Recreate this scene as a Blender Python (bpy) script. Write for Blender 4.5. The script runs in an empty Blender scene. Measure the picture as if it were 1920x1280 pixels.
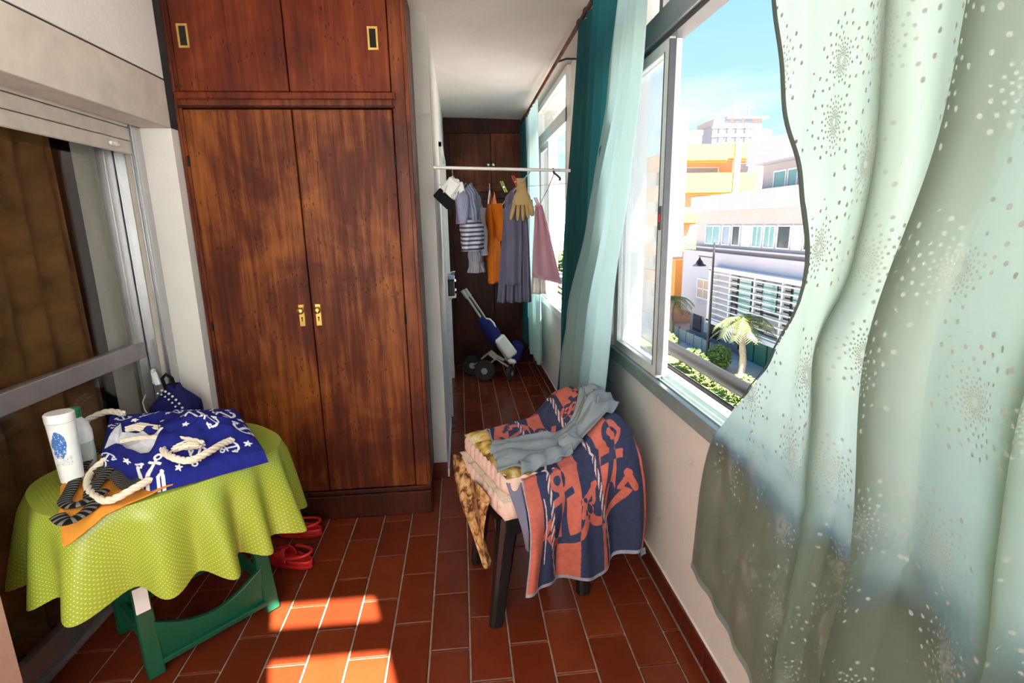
import bpy, bmesh, math, random
from mathutils import Vector, Matrix
random.seed(7)
PI = math.pi
scene = bpy.context.scene
col = scene.collection

# ------------------------------------------------------------------ camera
cam_d = bpy.data.cameras.new('camera'); cam = bpy.data.objects.new('camera', cam_d); col.objects.link(cam)
cam_d.sensor_width = 36; cam_d.lens = 984/1920*36; cam_d.clip_start = .02; cam_d.clip_end = 1000
_yaw, _pit, _rol = .0927, .2185, -.0188
_f = Vector((math.sin(_yaw)*math.cos(_pit), math.cos(_yaw)*math.cos(_pit), -math.sin(_pit)))
_r = Vector((math.cos(_yaw), -math.sin(_yaw), 0)); _u = _r.cross(_f)
_r2 = _r*math.cos(_rol)+_u*math.sin(_rol); _u2 = _u*math.cos(_rol)-_r*math.sin(_rol)
cam.matrix_world = Matrix(((_r2.x, _u2.x, -_f.x, 0), (_r2.y, _u2.y, -_f.y, 0), (_r2.z, _u2.z, -_f.z, 1.47), (0, 0, 0, 1)))
scene.camera = cam

# ------------------------------------------------------------------ sky, sun, exposure
SKY = 0.46; SUN = 24.0; EXPO = 1.6
world = bpy.data.worlds.new('world'); scene.world = world; world.use_nodes = True
nt = world.node_tree; nt.nodes.clear()
def wn(t, **k):
    n = nt.nodes.new(t)
    for a, b in k.items(): setattr(n, a, b)
    return n
wo = wn('ShaderNodeOutputWorld'); bg = wn('ShaderNodeBackground'); tc = wn('ShaderNodeTexCoord'); sp = wn('ShaderNodeSeparateXYZ')
nt.links.new(tc.outputs['Generated'], sp.inputs[0])
rp = wn('ShaderNodeValToRGB'); e = rp.color_ramp.elements
e[0].position = .0; e[0].color = (.62, .80, .92, 1); e[1].position = .75; e[1].color = (.10, .34, .75, 1)
a = e.new(.16); a.color = (.46, .72, .92, 1); a = e.new(.36); a.color = (.30, .60, .92, 1)
nt.links.new(sp.outputs[2], rp.inputs[0])
no = wn('ShaderNodeTexNoise'); no.inputs['Scale'].default_value = 5; no.inputs['Detail'].default_value = 6
mp = wn('ShaderNodeMapping'); mp.inputs['Scale'].default_value = (1, 1, 3)
nt.links.new(tc.outputs['Generated'], mp.inputs[0]); nt.links.new(mp.outputs[0], no.inputs['Vector'])
cr = wn('ShaderNodeValToRGB'); cr.color_ramp.elements[0].position = .45; cr.color_ramp.elements[1].position = .6
nt.links.new(no.outputs[0], cr.inputs[0])
mr = wn('ShaderNodeMapRange'); mr.inputs[1].default_value = .26; mr.inputs[2].default_value = .12; mr.inputs[3].default_value = 0; mr.inputs[4].default_value = .9
nt.links.new(sp.outputs[2], mr.inputs[0])
mu = wn('ShaderNodeMath', operation='MULTIPLY'); nt.links.new(cr.outputs[0], mu.inputs[0]); nt.links.new(mr.outputs[0], mu.inputs[1])
mx = wn('ShaderNodeMixRGB'); mx.inputs[2].default_value = (.93, .96, 1, 1)
nt.links.new(mu.outputs[0], mx.inputs[0]); nt.links.new(rp.outputs[0], mx.inputs[1]); nt.links.new(mx.outputs[0], bg.inputs[0])
bg.inputs[1].default_value = SKY; nt.links.new(bg.outputs[0], wo.inputs[0])

sd = bpy.data.lights.new('sun', 'SUN'); sd.energy = SUN; sd.angle = math.radians(.6); sd.color = (1, .93, .82)
sun = bpy.data.objects.new('sun', sd); col.objects.link(sun)
SUNDIR = Vector((-.30, .954, -.91))
sun.rotation_euler = SUNDIR.to_track_quat('-Z', 'Y').to_euler(); sun.location = (3, -9, 9)
vs = scene.view_settings; vs.view_transform = 'Standard'; vs.look = 'None'; vs.exposure = EXPO; vs.gamma = 1; vs.use_curve_mapping = False
scene.cycles.max_bounces = 10; scene.cycles.diffuse_bounces = 6; scene.cycles.transparent_max_bounces = 16
scene.cycles.transmission_bounces = 8; scene.cycles.glossy_bounces = 4; scene.cycles.sample_clamp_indirect = 8
scene.cycles.use_denoising = True; scene.cycles.caustics_reflective = False; scene.cycles.caustics_refractive = False

# ------------------------------------------------------------------ materials
MATS = {}
class N:
    def __init__(s, name):
        s.m = bpy.data.materials.new(name); s.m.use_nodes = True; s.t = s.m.node_tree; s.t.nodes.clear()
        s.out = s('ShaderNodeOutputMaterial'); s.b = None
    def __call__(s, ty, ins=None, **k):
        n = s.t.nodes.new(ty)
        for a, b in k.items(): setattr(n, a, b)
        for a, b in (ins or {}).items(): s.set(n, a, b)
        return n
    def set(s, n, a, b):
        if isinstance(b, bpy.types.NodeSocket): s.t.links.new(b, n.inputs[a])
        else: n.inputs[a].default_value = b
    def math(s, op, a, b=0, c=0):
        n = s('ShaderNodeMath', {0: a, 1: b}, operation=op)
        if c: s.set(n, 2, c)
        return n.outputs[0]
    def mix(s, f, a, b, bt='MIX'):
        return s('ShaderNodeMixRGB', {0: f, 1: a, 2: b}, blend_type=bt).outputs[0]
    def coord(s, what='Object', scale=(1, 1, 1), loc=(0, 0, 0), rot=(0, 0, 0)):
        tc = s('ShaderNodeTexCoord'); return s('ShaderNodeMapping', {'Vector': tc.outputs[what], 'Scale': scale, 'Location': loc, 'Rotation': rot}).outputs[0]
    def noise(s, vec, scale=5, detail=4, rough=.55, dist=0):
        return s('ShaderNodeTexNoise', {'Vector': vec, 'Scale': scale, 'Detail': detail, 'Roughness': rough, 'Distortion': dist}).outputs[0]
    def ramp(s, f, stops):
        n = s('ShaderNodeValToRGB', {0: f}); el = n.color_ramp.elements
        while len(el) < len(stops): el.new(.5)
        for e, (p, c) in zip(el, stops): e.position = p; e.color = (*c, 1) if len(c) == 3 else c
        return n.outputs[0]
    def bump(s, h, st=.2, d=.01):
        return s('ShaderNodeBump', {'Height': h, 'Strength': st, 'Distance': d}).outputs[0]
    def bsdf(s, color, rough=.5, metal=0, spec=.5, normal=None, **k):
        ins = {'Base Color': color, 'Roughness': rough, 'Metallic': metal, 'Specular IOR Level': spec}
        for a, b in k.items(): ins[a.replace('_', ' ')] = b
        if normal is not None: ins['Normal'] = normal
        s.b = s('ShaderNodeBsdfPrincipled', ins); return s.b.outputs[0]
    def done(s, sh):
        s.t.links.new(sh, s.out.inputs[0]); MATS[s.m.name] = s.m; return s.m
def C4(c): return (*c, 1)
def plain(name, c, rough=.5, metal=0, var=.12, scale=12, bump=0, bscale=80, spec=.5, **k):
    n = N(name); v = n.coord()
    c2 = tuple(x*(1-var) for x in c); c3 = tuple(min(1, x*(1+var*.6)) for x in c)
    cc = n.ramp(n.noise(v, scale), [(.3, c2), (.7, c3)])
    nm = n.bump(n.noise(v, bscale, 3), bump, .003) if bump else None
    return n.done(n.bsdf(cc, rough, metal, spec, nm, **k))
def wood(name, dark, mid, light, rough=.38, spots=True, gscale=1.0):
    n = N(name); oi = n('ShaderNodeObjectInfo'); tc = n('ShaderNodeTexCoord')
    off = n('ShaderNodeVectorMath', {0: tc.outputs['Object'], 1: oi.outputs['Location']}, operation='ADD').outputs[0]
    v = n('ShaderNodeMapping', {'Vector': off, 'Scale': (26*gscale, 26*gscale, 1.6*gscale)}).outputs[0]
    g = n.noise(v, 1.6, 7, .68, .5); g2 = n.noise(off, 2.1, 4, .6, .6)
    v3 = n('ShaderNodeMapping', {'Vector': off, 'Scale': (9, 9, 1.4)}).outputs[0]; g3 = n.noise(v3, 1.0, 3, .5)
    f = n.math('ADD', n.math('MULTIPLY', g, .40), n.math('ADD', n.math('MULTIPLY', g2, .48), n.math('MULTIPLY', g3, .24)))
    c = n.ramp(f, [(.36, dark), (.54, mid), (.74, light)])
    if spots:
        vo = n('ShaderNodeTexVoronoi', {'Vector': n('ShaderNodeMapping', {'Vector': off, 'Scale': (60, 60, 26)}).outputs[0], 'Scale': 1.0}).outputs[0]
        sel = n.noise(off, 7, 2); m = n.math('MULTIPLY', n.math('LESS_THAN', vo, .22), n.math('GREATER_THAN', sel, .56))
        c = n.mix(n.math('MULTIPLY', m, .6), c, C4(dark))
    return n.done(n.bsdf(c, n.ramp(g, [(.3, (rough+.20,)*3), (.7, (rough+.04,)*3)]), 0, .22, n.bump(g, .12, .002)))

wood('mahogany', (.010, .0025, .0015), (.095, .0175, .0048), (.36, .115, .020))
wood('mahogany_upper', (.018, .003, .0018), (.115, .0165, .0048), (.27, .058, .011))
wood('mahogany_trim', (.012, .003, .002), (.085, .016, .006), (.30, .080, .020), .34)
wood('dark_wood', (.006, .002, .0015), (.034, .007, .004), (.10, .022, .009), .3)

def wallmat(name, c, stain=.0, rough=.85):
    n = N(name); v = n.coord()
    a = n.noise(v, 2.2, 5, .6); b = n.noise(v, 60, 4)
    cc = n.ramp(a, [(.3, tuple(x*.9 for x in c)), (.65, c)])
    if stain:
        s_ = n.noise(n.coord(scale=(1, 6, 6)), 3, 6, .7, 1.5)
        cc = n.mix(n.math('MULTIPLY', n.ramp(s_, [(.63, (0, 0, 0)), (.70, (1, 1, 1))]), stain), cc, (.24, .19, .15, 1))
    return n.done(n.bsdf(cc, rough, 0, .25, n.bump(b, .35, .004)))
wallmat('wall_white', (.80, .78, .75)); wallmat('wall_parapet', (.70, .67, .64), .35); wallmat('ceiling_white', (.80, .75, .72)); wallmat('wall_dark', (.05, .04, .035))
wallmat('wall_pink', (.55, .36, .28))
plain('panel_cream', (.66, .60, .53), .55, bump=.05); plain('shutter_cream', (.62, .57, .50), .45); plain('groove', (.05, .045, .04), .8)
def tilemat(name, a, b, c, rough=.3):
    n = N(name); oi = n('ShaderNodeObjectInfo'); v = n.coord()
    vv = n('ShaderNodeVectorMath', {0: v, 1: oi.outputs['Location']}, operation='ADD').outputs[0]
    base = n.ramp(oi.outputs['Random'], [(.0, a), (.5, b), (1, c)])
    bl = n.ramp(n.noise(vv, 9, 5, .6), [(.3, (.82, .81, .81)), (.7, (1.04, 1.04, 1.04))])
    cc = n.mix(1, base, bl, 'MULTIPLY')
    return n.done(n.bsdf(cc, rough, 0, .32, n.bump(n.noise(vv, 160, 2), .05, .001)))
tilemat('terracotta', (.155, .0245, .0080), (.132, .0200, .0068), (.178, .031, .0092), .25); tilemat('terracotta_dark', (.12, .022, .010), (.10, .018, .009), (.14, .027, .012), .3)
plain('grout', (.34, .25, .19), .9, var=.35, scale=25)
# metals, glass
plain('aluminium', (.58, .58, .60), .32, .85, .08); plain('aluminium_white', (.80, .80, .78), .35, .15, .06); plain('aluminium_dark', (.13, .13, .14), .4, .6)
plain('bar_grey', (.42, .40, .42), .4, .5); plain('frame_curtain_tint', (.30, .38, .38), .4, .3); plain('brass', (.82, .56, .16), .28, .95, .2, 40); plain('dark_hole', (.006, .005, .004), .9)
plain('steel', (.70, .70, .70), .22, 1, .05); plain('rail_black', (.012, .012, .014), .5, spec=.25); plain('chalk_white', (.82, .82, .80), .6)
def glassmat(name, tint, haze=0, hazec=(.9, .93, .95)):
    n = N(name); tr = n('ShaderNodeBsdfTransparent', {0: C4(tint)}); gl = n('ShaderNodeBsdfGlossy', {0: (1, 1, 1, 1), 'Roughness': .02})
    fr = n.math('ADD', .04, n.math('MULTIPLY', n.math('POWER', n('ShaderNodeLayerWeight', {0: .5}).outputs['Facing'], 5.), .9))
    sh = n('ShaderNodeMixShader', {0: n.math('MULTIPLY', fr, .8), 1: tr.outputs[0], 2: gl.outputs[0]}).outputs[0]
    if haze:
        tl = n('ShaderNodeBsdfTranslucent', {0: C4(hazec)}).outputs[0]
        df = n('ShaderNodeBsdfDiffuse', {0: C4(hazec)}).outputs[0]
        hz = n('ShaderNodeMixShader', {0: .3, 1: tl, 2: df}).outputs[0]
        sh = n('ShaderNodeMixShader', {0: haze, 1: sh, 2: hz}).outputs[0]
    return n.done(sh)
glassmat('glass_clear', (.96, .98, .98)); glassmat('glass_hazy', (.95, .97, .98), .22); glassmat('glass_door', (.92, .92, .90))
# cloth
def cloth(name, c, trans=0, tc_=None, rough=.9, weave=300, var=.12, thru=0, vscale=6):
    n = N(name); v = n.coord()
    cc = n.ramp(n.noise(v, vscale, 4), [(.3, tuple(x*(1-var) for x in c)), (.7, tuple(min(1, x*(1+var)) for x in c))])
    nm = n.bump(n.noise(v, weave, 2), .25, .002)
    sh = n.bsdf(cc, rough, 0, .2, nm)
    if trans:
        tl = n('ShaderNodeBsdfTranslucent', {0: C4(tc_ or c)}).outputs[0]
        sh = n('ShaderNodeMixShader', {0: trans, 1: sh, 2: tl}).outputs[0]
    if thru:
        sh = n('ShaderNodeMixShader', {0: thru, 1: sh, 2: n('ShaderNodeBsdfTransparent').outputs[0]}).outputs[0]
    return n.done(sh)
def printed(name, rough=.9, trans=0):
    n = N(name); at = n('ShaderNodeAttribute', attribute_name='print'); v = n.coord()
    cc = n.mix(1, at.outputs['Color'], n.ramp(n.noise(v, 40, 4), [(.3, (.82,)*3), (.7, (1.08,)*3)]), 'MULTIPLY')
    sh = n.bsdf(cc, rough, 0, .2, n.bump(n.noise(v, 350, 2), .3, .002))
    if trans:
        tl = n('ShaderNodeBsdfTranslucent', {0: cc}).outputs[0]; sh = n('ShaderNodeMixShader', {0: trans, 1: sh, 2: tl}).outputs[0]
    return n.done(sh)
printed('printed_cloth'); printed('printed_garment', .9, .2)
def striped(name, a, b, freq, axis='u', duty=.5, trans=0):
    n = N(name); sx = n('ShaderNodeSeparateXYZ', {0: n('ShaderNodeUVMap').outputs[0]})
    w = n.math('LESS_THAN', n.math('FRACT', n.math('MULTIPLY', sx.outputs[0 if axis == 'u' else 1], freq)), duty)
    c = n.mix(w, C4(a), C4(b)); c = n.mix(1, c, n.ramp(n.noise(n.coord(), 30), [(.3, (.85,)*3), (.7, (1.05,)*3)]), 'MULTIPLY')
    sh = n.bsdf(c, .9, 0, .2)
    if trans:
        tl = n('ShaderNodeBsdfTranslucent', {0: c}).outputs[0]; sh = n('ShaderNodeMixShader', {0: trans, 1: sh, 2: tl}).outputs[0]
    return n.done(sh)
def sheer(name, base, back, dots=True, thru=.06, transf=.62):
    n = N(name); v = n.coord()
    weave = n.noise(v, 260, 2)
    bc = n.ramp(n.noise(v, 3, 3), [(.3, tuple(x*.92 for x in base)), (.7, base)])
    df = n.bsdf(bc, .75, 0, .3, n.bump(weave, .15, .001))
    tl = n('ShaderNodeBsdfTranslucent', {0: C4(back)}).outputs[0]
    sh = n('ShaderNodeMixShader', {0: transf, 1: df, 2: tl}).outputs[0]
    sh = n('ShaderNodeMixShader', {0: thru, 1: sh, 2: n('ShaderNodeBsdfTransparent').outputs[0]}).outputs[0]
    if dots:
        uv = n('ShaderNodeUVMap').outputs[0]
        vo = n('ShaderNodeTexVoronoi', {'Vector': uv, 'Scale': 5.2, 'Randomness': .55}, voronoi_dimensions='2D')
        # burst of dots: local offset from the cell centre, in polar rows
        d = n('ShaderNodeVectorMath', {0: uv, 1: vo.outputs['Position']}, operation='SUBTRACT').outputs[0]
        dv = n('ShaderNodeSeparateXYZ', {0: d})
        x, y = dv.outputs[0], dv.outputs[1]
        r = n.math('SQRT', n.math('ADD', n.math('MULTIPLY', x, x), n.math('MULTIPLY', y, y)))
        th = n.math('DIVIDE', n.math('ADD', n.math('ARCTAN2', y, x), PI), 2*PI)
        RK = 3.9; na = 18
        lr = n.math('MULTIPLY', n.math('LOGARITHM', n.math('MAXIMUM', n.math('MULTIPLY', r, 200.), .01), math.e), RK)     # row number outwards
        row = n.math('FLOOR', lr)
        st = n.math('MULTIPLY', n.math('ABSOLUTE', n.math('MODULO', row, 2.)), .5)
        au = n.math('ADD', n.math('MULTIPLY', th, float(na)), st); ac = n.math('FLOOR', au)
        da = n.math('MULTIPLY', n.math('MULTIPLY', n.math('SUBTRACT', n.math('FRACT', au), .5), 2*PI/na), r)
        dr = n.math('MULTIPLY', n.math('DIVIDE', n.math('SUBTRACT', n.math('FRACT', lr), .5), RK), r)
        dd = n.math('SQRT', n.math('ADD', n.math('MULTIPLY', da, da), n.math('MULTIPLY', dr, dr)))
        wn_ = n('ShaderNodeTexWhiteNoise', {'Vector': n('ShaderNodeCombineXYZ', {0: row, 1: ac, 2: n('ShaderNodeSeparateXYZ', {0: vo.outputs['Position']}).outputs[0]}).outputs[0]}, noise_dimensions='3D').outputs[0]
        keep = n.math('GREATER_THAN', n.math('SUBTRACT', 1.12, n.math('MULTIPLY', r, 7.)), wn_)
        size = n.math('MINIMUM', n.math('ADD', .0014, n.math('MULTIPLY', r, .031)), n.math('MULTIPLY', r, .115))
        dot = n.math('MULTIPLY', n.math('MULTIPLY', n.math('LESS_THAN', dd, size), keep), n.math('MULTIPLY', n.math('LESS_THAN', r, .105), n.math('GREATER_THAN', r, .0065)))
        ds = n('ShaderNodeBsdfPrincipled', {'Base Color': (.36, .39, .37, 1), 'Roughness': .5, 'Metallic': .0}).outputs[0]
        sh = n('ShaderNodeMixShader', {0: dot, 1: sh, 2: ds}).outputs[0]
    return n.done(sh)
sheer('sheer_dots', (.15, .155, .125), (.58, .72, .63), True, .0, .62); sheer('sheer_hem', (.075, .085, .075), (.10, .13, .12), False, .0, .3)
sheer('sheer_pale', (.42, .58, .57), (.64, .87, .86), False, .0, .6); sheer('sheer_white', (.85, .85, .83), (.97, .97, .96), False, .0, .86)
sheer('teal_cloth', (.012, .085, .098), (.02, .20, .22), False, .0, .35)
cloth('brown_curtain', (.19, .098, .038), var=.4, vscale=10); cloth('lime_plain', (.45, .55, .08))
cloth('orange_cloth', (.72, .20, .015), .15); cloth('grey_blue_cloth', (.17, .17, .26), .1); cloth('mauve_cloth', (.72, .48, .57), .5)
cloth('mustard_cloth', (.62, .25, .035), vscale=14); cloth('grey_jersey', (.20, .23, .25), vscale=12); cloth('white_cloth', (.80, .80, .80)); cloth('navy_cloth', (.014, .018, .11)); cloth('black_cloth', (.008, .008, .009))
cloth('tan_rubber', (.46, .33, .15), rough=.55); cloth('pink_tuft', (.70, .52, .46), var=.08); cloth('cream_tuft', (.62, .53, .42), var=.08)
cloth('rope_cotton', (.74, .66, .54), weave=120); cloth('lining_white', (.72, .74, .80))
striped('stripe_white_navy', (.74, .75, .80), (.09, .10, .22), 38, 'v', .45, .15); striped('stripe_fine', (.62, .64, .72), (.30, .32, .44), 55, 'u', .5, .1)
striped('strap_stripe', (.006, .006, .006), (.17, .17, .16), 62, 'u', .4); striped('denim_print', (.20, .23, .42), (.46, .48, .62), 90, 'u', .5, .1)
def brownprint(name, a, b, c, sc):
    n = N(name); v = n.coord()
    f = n('ShaderNodeTexVoronoi', {'Vector': v, 'Scale': sc}).outputs[0]; g = n.noise(v, sc*.8, 4, .6, 1.2)
    return n.done(n.bsdf(n.ramp(n.math('ADD', n.math('MULTIPLY', f, .22), n.math('MULTIPLY', g, .85)), [(.38, a), (.52, b), (.64, c)]), .9, 0, .2))
brownprint('batik', (.60, .40, .22), (.42, .22, .08), (.08, .035, .015), 34); brownprint('cushion_top', (.10, .045, .02), (.55, .36, .07), (.66, .55, .36), 12)
brownprint('navy_dots', (.014, .016, .075), (.012, .014, .06), (.02, .02, .10), 30)
def dotted(name, c, d, sc):
    n = N(name); uv = n('ShaderNodeUVMap').outputs[0]
    s2 = n('ShaderNodeMapping', {'Vector': uv, 'Scale': (sc, sc, 1), 'Rotation': (0, 0, .785)}).outputs[0]
    xy = n('ShaderNodeSeparateXYZ', {0: s2}); fx = n.math('SUBTRACT', n.math('FRACT', xy.outputs[0]), .5); fy = n.math('SUBTRACT', n.math('FRACT', xy.outputs[1]), .5)
    m = n.math('LESS_THAN', n.math('ADD', n.math('MULTIPLY', fx, fx), n.math('MULTIPLY', fy, fy)), .035)
    cc = n.mix(n.math('MULTIPLY', m, .85), C4(c), C4(d))
    sh = n.bsdf(cc, .33, 0, .5, n.bump(n.noise(n.coord(), 60), .08, .002))
    tl = n('ShaderNodeBsdfTranslucent', {0: cc}).outputs[0]
    return n.done(n('ShaderNodeMixShader', {0: .12, 1: sh, 2: tl}).outputs[0])
dotted('lime_oilcloth', (.33, .42, .036), (.62, .70, .32), 104)
plain('green_paint', (.006, .085, .042), .35, bump=.1); plain('black_plastic', (.012, .012, .013), .35); plain('red_foam', (.55, .018, .015), .45); plain('red_peg', (.65, .03, .06), .4); plain('green_peg', (.35, .65, .10), .4); plain('pink_peg', (.80, .28, .50), .4)
plain('white_plastic', (.84, .85, .85), .35); plain('green_cap', (.02, .20, .08), .35); plain('clear_plastic', (.50, .58, .52), .25); plain('blue_ink', (.05, .16, .50), .5); plain('tyre', (.03, .03, .03), .8); plain('wheel_grey', (.45, .42, .40), .5); plain('cord_white', (.7, .7, .66), .7)
plain('orange_light', (.75, .32, .08), .6)
# exterior
plain('plaster_white', (.50, .475, .52), .9, var=.05, scale=.6); plain('plaster_warm', (.52, .45, .42), .9, var=.05, scale=.6); plain('plaster_yellow', (.46, .35, .032), .9, var=.06, scale=.6); plain('plaster_orange', (.68, .32, .09), .9, var=.06, scale=.6)
plain('plaster_far', (.30, .27, .31), .9, var=.05, scale=.6); plain('plaster_far_warm', (.40, .34, .30), .9, var=.05, scale=.6); plain('plaster_tan', (.60, .42, .30), .9, var=.06, scale=.6); plain('asphalt', (.25, .25, .26), .9, var=.1, scale=1); plain('pavement', (.42, .41, .40), .9, var=.12, scale=2); plain('red_lane', (.50, .22, .20), .9)
plain('window_dark', (.035, .04, .04), .12, spec=.8); plain('window_teal', (.20, .38, .36), .1, spec=.8); plain('window_blue', (.28, .34, .45), .15, spec=.8); plain('slat_white', (.80, .80, .80), .6); plain('shop_grey', (.33, .34, .36), .5); plain('fence_teal', (.10, .24, .24), .6); plain('fence_grey', (.22, .27, .29), .6); plain('shop_green', (.015, .13, .105), .4); plain('lamp_iron', (.02, .02, .022), .4)
plain('lawn', (.16, .24, .05), .95, var=.5, scale=3); plain('leaf_green', (.14, .22, .04), .7, var=.5, scale=4); plain('leaf_palm', (.17, .21, .055), .6, var=.4, scale=3); plain('trunk', (.33, .28, .22), .9, var=.3, bump=.4)
def M(n): return MATS[n]

# ------------------------------------------------------------------ mesh helpers
class MB:
    def __init__(s): s.v = []; s.f = []; s.uv = None; s.col = None; s.flat = set()
    def box(s, x0, x1, y0, y1, z0, z1):
        b = len(s.v); s.v += [(x, y, z) for z in (z0, z1) for y in (y0, y1) for x in (x0, x1)]
        s.f += [tuple(b+i for i in q) for q in ((0, 2, 3, 1), (4, 5, 7, 6), (0, 1, 5, 4), (2, 6, 7, 3), (0, 4, 6, 2), (1, 3, 7, 5))]; return s
    def obox(s, c, ax, ay, az, hx, hy, hz):
        c, ax, ay, az = Vector(c), Vector(ax).normalized(), Vector(ay).normalized(), Vector(az).normalized(); b = len(s.v)
        s.v += [tuple(c+ax*hx*i+ay*hy*j+az*hz*k) for k in (-1, 1) for j in (-1, 1) for i in (-1, 1)]
        s.f += [tuple(b+i for i in q) for q in ((0, 2, 3, 1), (4, 5, 7, 6), (0, 1, 5, 4), (2, 6, 7, 3), (0, 4, 6, 2), (1, 3, 7, 5))]; return s
    def bar(s, p0, p1, w, h, up=(0, 0, 1)):
        p0, p1 = Vector(p0), Vector(p1); d = (p1-p0); L = d.length; d.normalize(); up = Vector(up)
        if abs(d.dot(up)) > .98: up = Vector((0, 1, 0))
        sx = d.cross(up).normalized(); u = sx.cross(d).normalized()
        return s.obox((p0+p1)/2, sx, d, u, w/2, L/2, h/2)
    def tube(s, path, r, n=10, caps=True):
        P = [Vector(p) for p in path]; rr = r if isinstance(r, (list, tuple)) else [r]*len(P); b = len(s.v)
        t0 = (P[1]-P[0]).normalized(); up = Vector((0, 0, 1)) if abs(t0.z) < .9 else Vector((0, 1, 0)); a = t0.cross(up).normalized()
        for i, p in enumerate(P):
            t = ((P[min(i+1, len(P)-1)]-p).normalized()+(p-P[max(i-1, 0)]).normalized())
            t = t.normalized() if t.length > 1e-6 else t0
            a = (a-t*a.dot(t)).normalized(); c = t.cross(a)
            for k in range(n):
                an = 2*PI*k/n; s.v.append(tuple(p+(a*math.cos(an)+c*math.sin(an))*rr[i]))
        for i in range(len(P)-1):
            for k in range(n):
                k2 = (k+1) % n; s.f.append((b+i*n+k, b+i*n+k2, b+(i+1)*n+k2, b+(i+1)*n+k))
        if caps:
            s.f.append(tuple(b+k for k in reversed(range(n)))); e = b+(len(P)-1)*n; s.f.append(tuple(e+k for k in range(n)))
        return s
    def cyl(s, p0, p1, r, n=16): return s.tube([p0, p1], r, n)
    def lathe(s, prof, c, n=24, ax=None):
        b = len(s.v); c = Vector(c)
        if ax is None: X, Y, Z = Vector((1, 0, 0)), Vector((0, 1, 0)), Vector((0, 0, 1))
        else:
            Z = Vector(ax).normalized(); X = Z.orthogonal().normalized(); Y = Z.cross(X)
        for r, h in prof:
            for k in range(n):
                an = 2*PI*k/n; s.v.append(tuple(c+X*math.cos(an)*r+Y*math.sin(an)*r+Z*h))
        for i in range(len(prof)-1):
            for k in range(n):
                k2 = (k+1) % n; s.f.append((b+i*n+k, b+i*n+k2, b+(i+1)*n+k2, b+(i+1)*n+k))
        s.f.append(tuple(b+k for k in reversed(range(n)))); e = b+(len(prof)-1)*n; s.f.append(tuple(e+k for k in range(n)))
        return s
    def grid(s, fn, nu, nv, uvf=None, colf=None, cu=False):
        b = len(s.v); 
        if s.uv is None: s.uv = []
        if colf and s.col is None: s.col = []
        cols = nu if cu else nu+1
        for j in range(nv+1):
            for i in range(cols):
                u, v = i/nu, j/nv; s.v.append(tuple(fn(u, v))); s.uv.append(uvf(u, v) if uvf else (u, v))
                if colf: s.col.append(colf(u, v))
        for j in range(nv):
            for i in range(nu):
                i2 = (i+1) % cols; s.f.append((b+j*cols+i, b+j*cols+i2, b+(j+1)*cols+i2, b+(j+1)*cols+i))
        return s
    def prism(s, pts, d):
        b = len(s.v); d = Vector(d); n = len(pts)
        s.v += [tuple(Vector(p)) for p in pts]+[tuple(Vector(p)+d) for p in pts]
        s.f.append(tuple(b+i for i in reversed(range(n)))); s.f.append(tuple(b+n+i for i in range(n)))
        for i in range(n): j = (i+1) % n; s.f.append((b+i, b+j, b+n+j, b+n+i))
        return s
WO = {}
def mesh_from(name, mb, mat, smooth=None, bevel=0, off=Vector((0, 0, 0)), fix=True):
    me = bpy.data.meshes.new(name); me.from_pydata([(v[0]-off.x, v[1]-off.y, v[2]-off.z) for v in mb.v], [], mb.f)
    if mb.uv and len(mb.uv) == len(mb.v):
        uvl = me.uv_layers.new(name='UVMap'); li = [0]*len(me.loops); me.loops.foreach_get('vertex_index', li)
        flat = [x for i in li for x in mb.uv[i][:2]]; uvl.data.foreach_set('uv', flat)
    if mb.col and len(mb.col) == len(mb.v):
        ca = me.color_attributes.new('print', 'FLOAT_COLOR', 'POINT'); ca.data.foreach_set('color', [x for c in mb.col for x in (c[0], c[1], c[2], 1)])
    if fix or bevel:
        bm = bmesh.new(); bm.from_mesh(me)
        if bevel: bmesh.ops.bevel(bm, geom=bm.edges[:], offset=bevel, segments=1, profile=.5, affect='EDGES', clamp_overlap=True)
        bmesh.ops.recalc_face_normals(bm, faces=bm.faces[:]); bm.to_mesh(me); bm.free()
    me.materials.append(M(mat) if isinstance(mat, str) else mat)
    if smooth is not None:
        me.polygons.foreach_set('use_smooth', [True]*len(me.polygons)); me.set_sharp_from_angle(angle=math.radians(smooth))
    me.update(); return me
def bbox(mb):
    xs, ys, zs = zip(*mb.v); return Vector((min(xs), min(ys), min(zs))), Vector((max(xs), max(ys), max(zs)))
def obj(name, mb, mat, parent=None, smooth=None, bevel=0, solid=0, label=None, cat=None, group=None, kind=None):
    a, b = bbox(mb); o0 = Vector(((a.x+b.x)/2, (a.y+b.y)/2, a.z if parent is None else (a.z+b.z)/2))
    o = bpy.data.objects.new(name, mesh_from(name, mb, mat, smooth, bevel, o0, fix=not mb.uv)); col.objects.link(o)
    if parent is not None: o.parent = parent; o.location = o0-WO[parent]
    else: o.location = o0
    WO[o] = o0
    if solid:
        md = o.modifiers.new('solid', 'SOLIDIFY'); md.thickness = solid; md.offset = 0
    for k, v in (('label', label), ('category', cat), ('group', group), ('kind', kind)):
        if v: o[k] = v
    return o
def thing(name, loc, label, cat, group=None):
    o = bpy.data.objects.new(name, None); o.empty_display_size = .05; o.location = loc; col.objects.link(o); WO[o] = Vector(loc)
    o['label'] = label; o['category'] = cat
    if group: o['group'] = group
    return o
def struct(name, mb, mat, label, cat, **k): return obj(name, mb, mat, label=label, cat=cat, kind='structure', **k)
def lerp(a, b, t): return a+(b-a)*t
def interp(x, T):
    if x <= T[0][0]: return T[0][1]
    for (a, p), (b, q) in zip(T, T[1:]):
        if x <= b: t = (x-a)/(b-a); t = t*t*(3-2*t); return p+(q-p)*t
    return T[-1][1]
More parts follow.
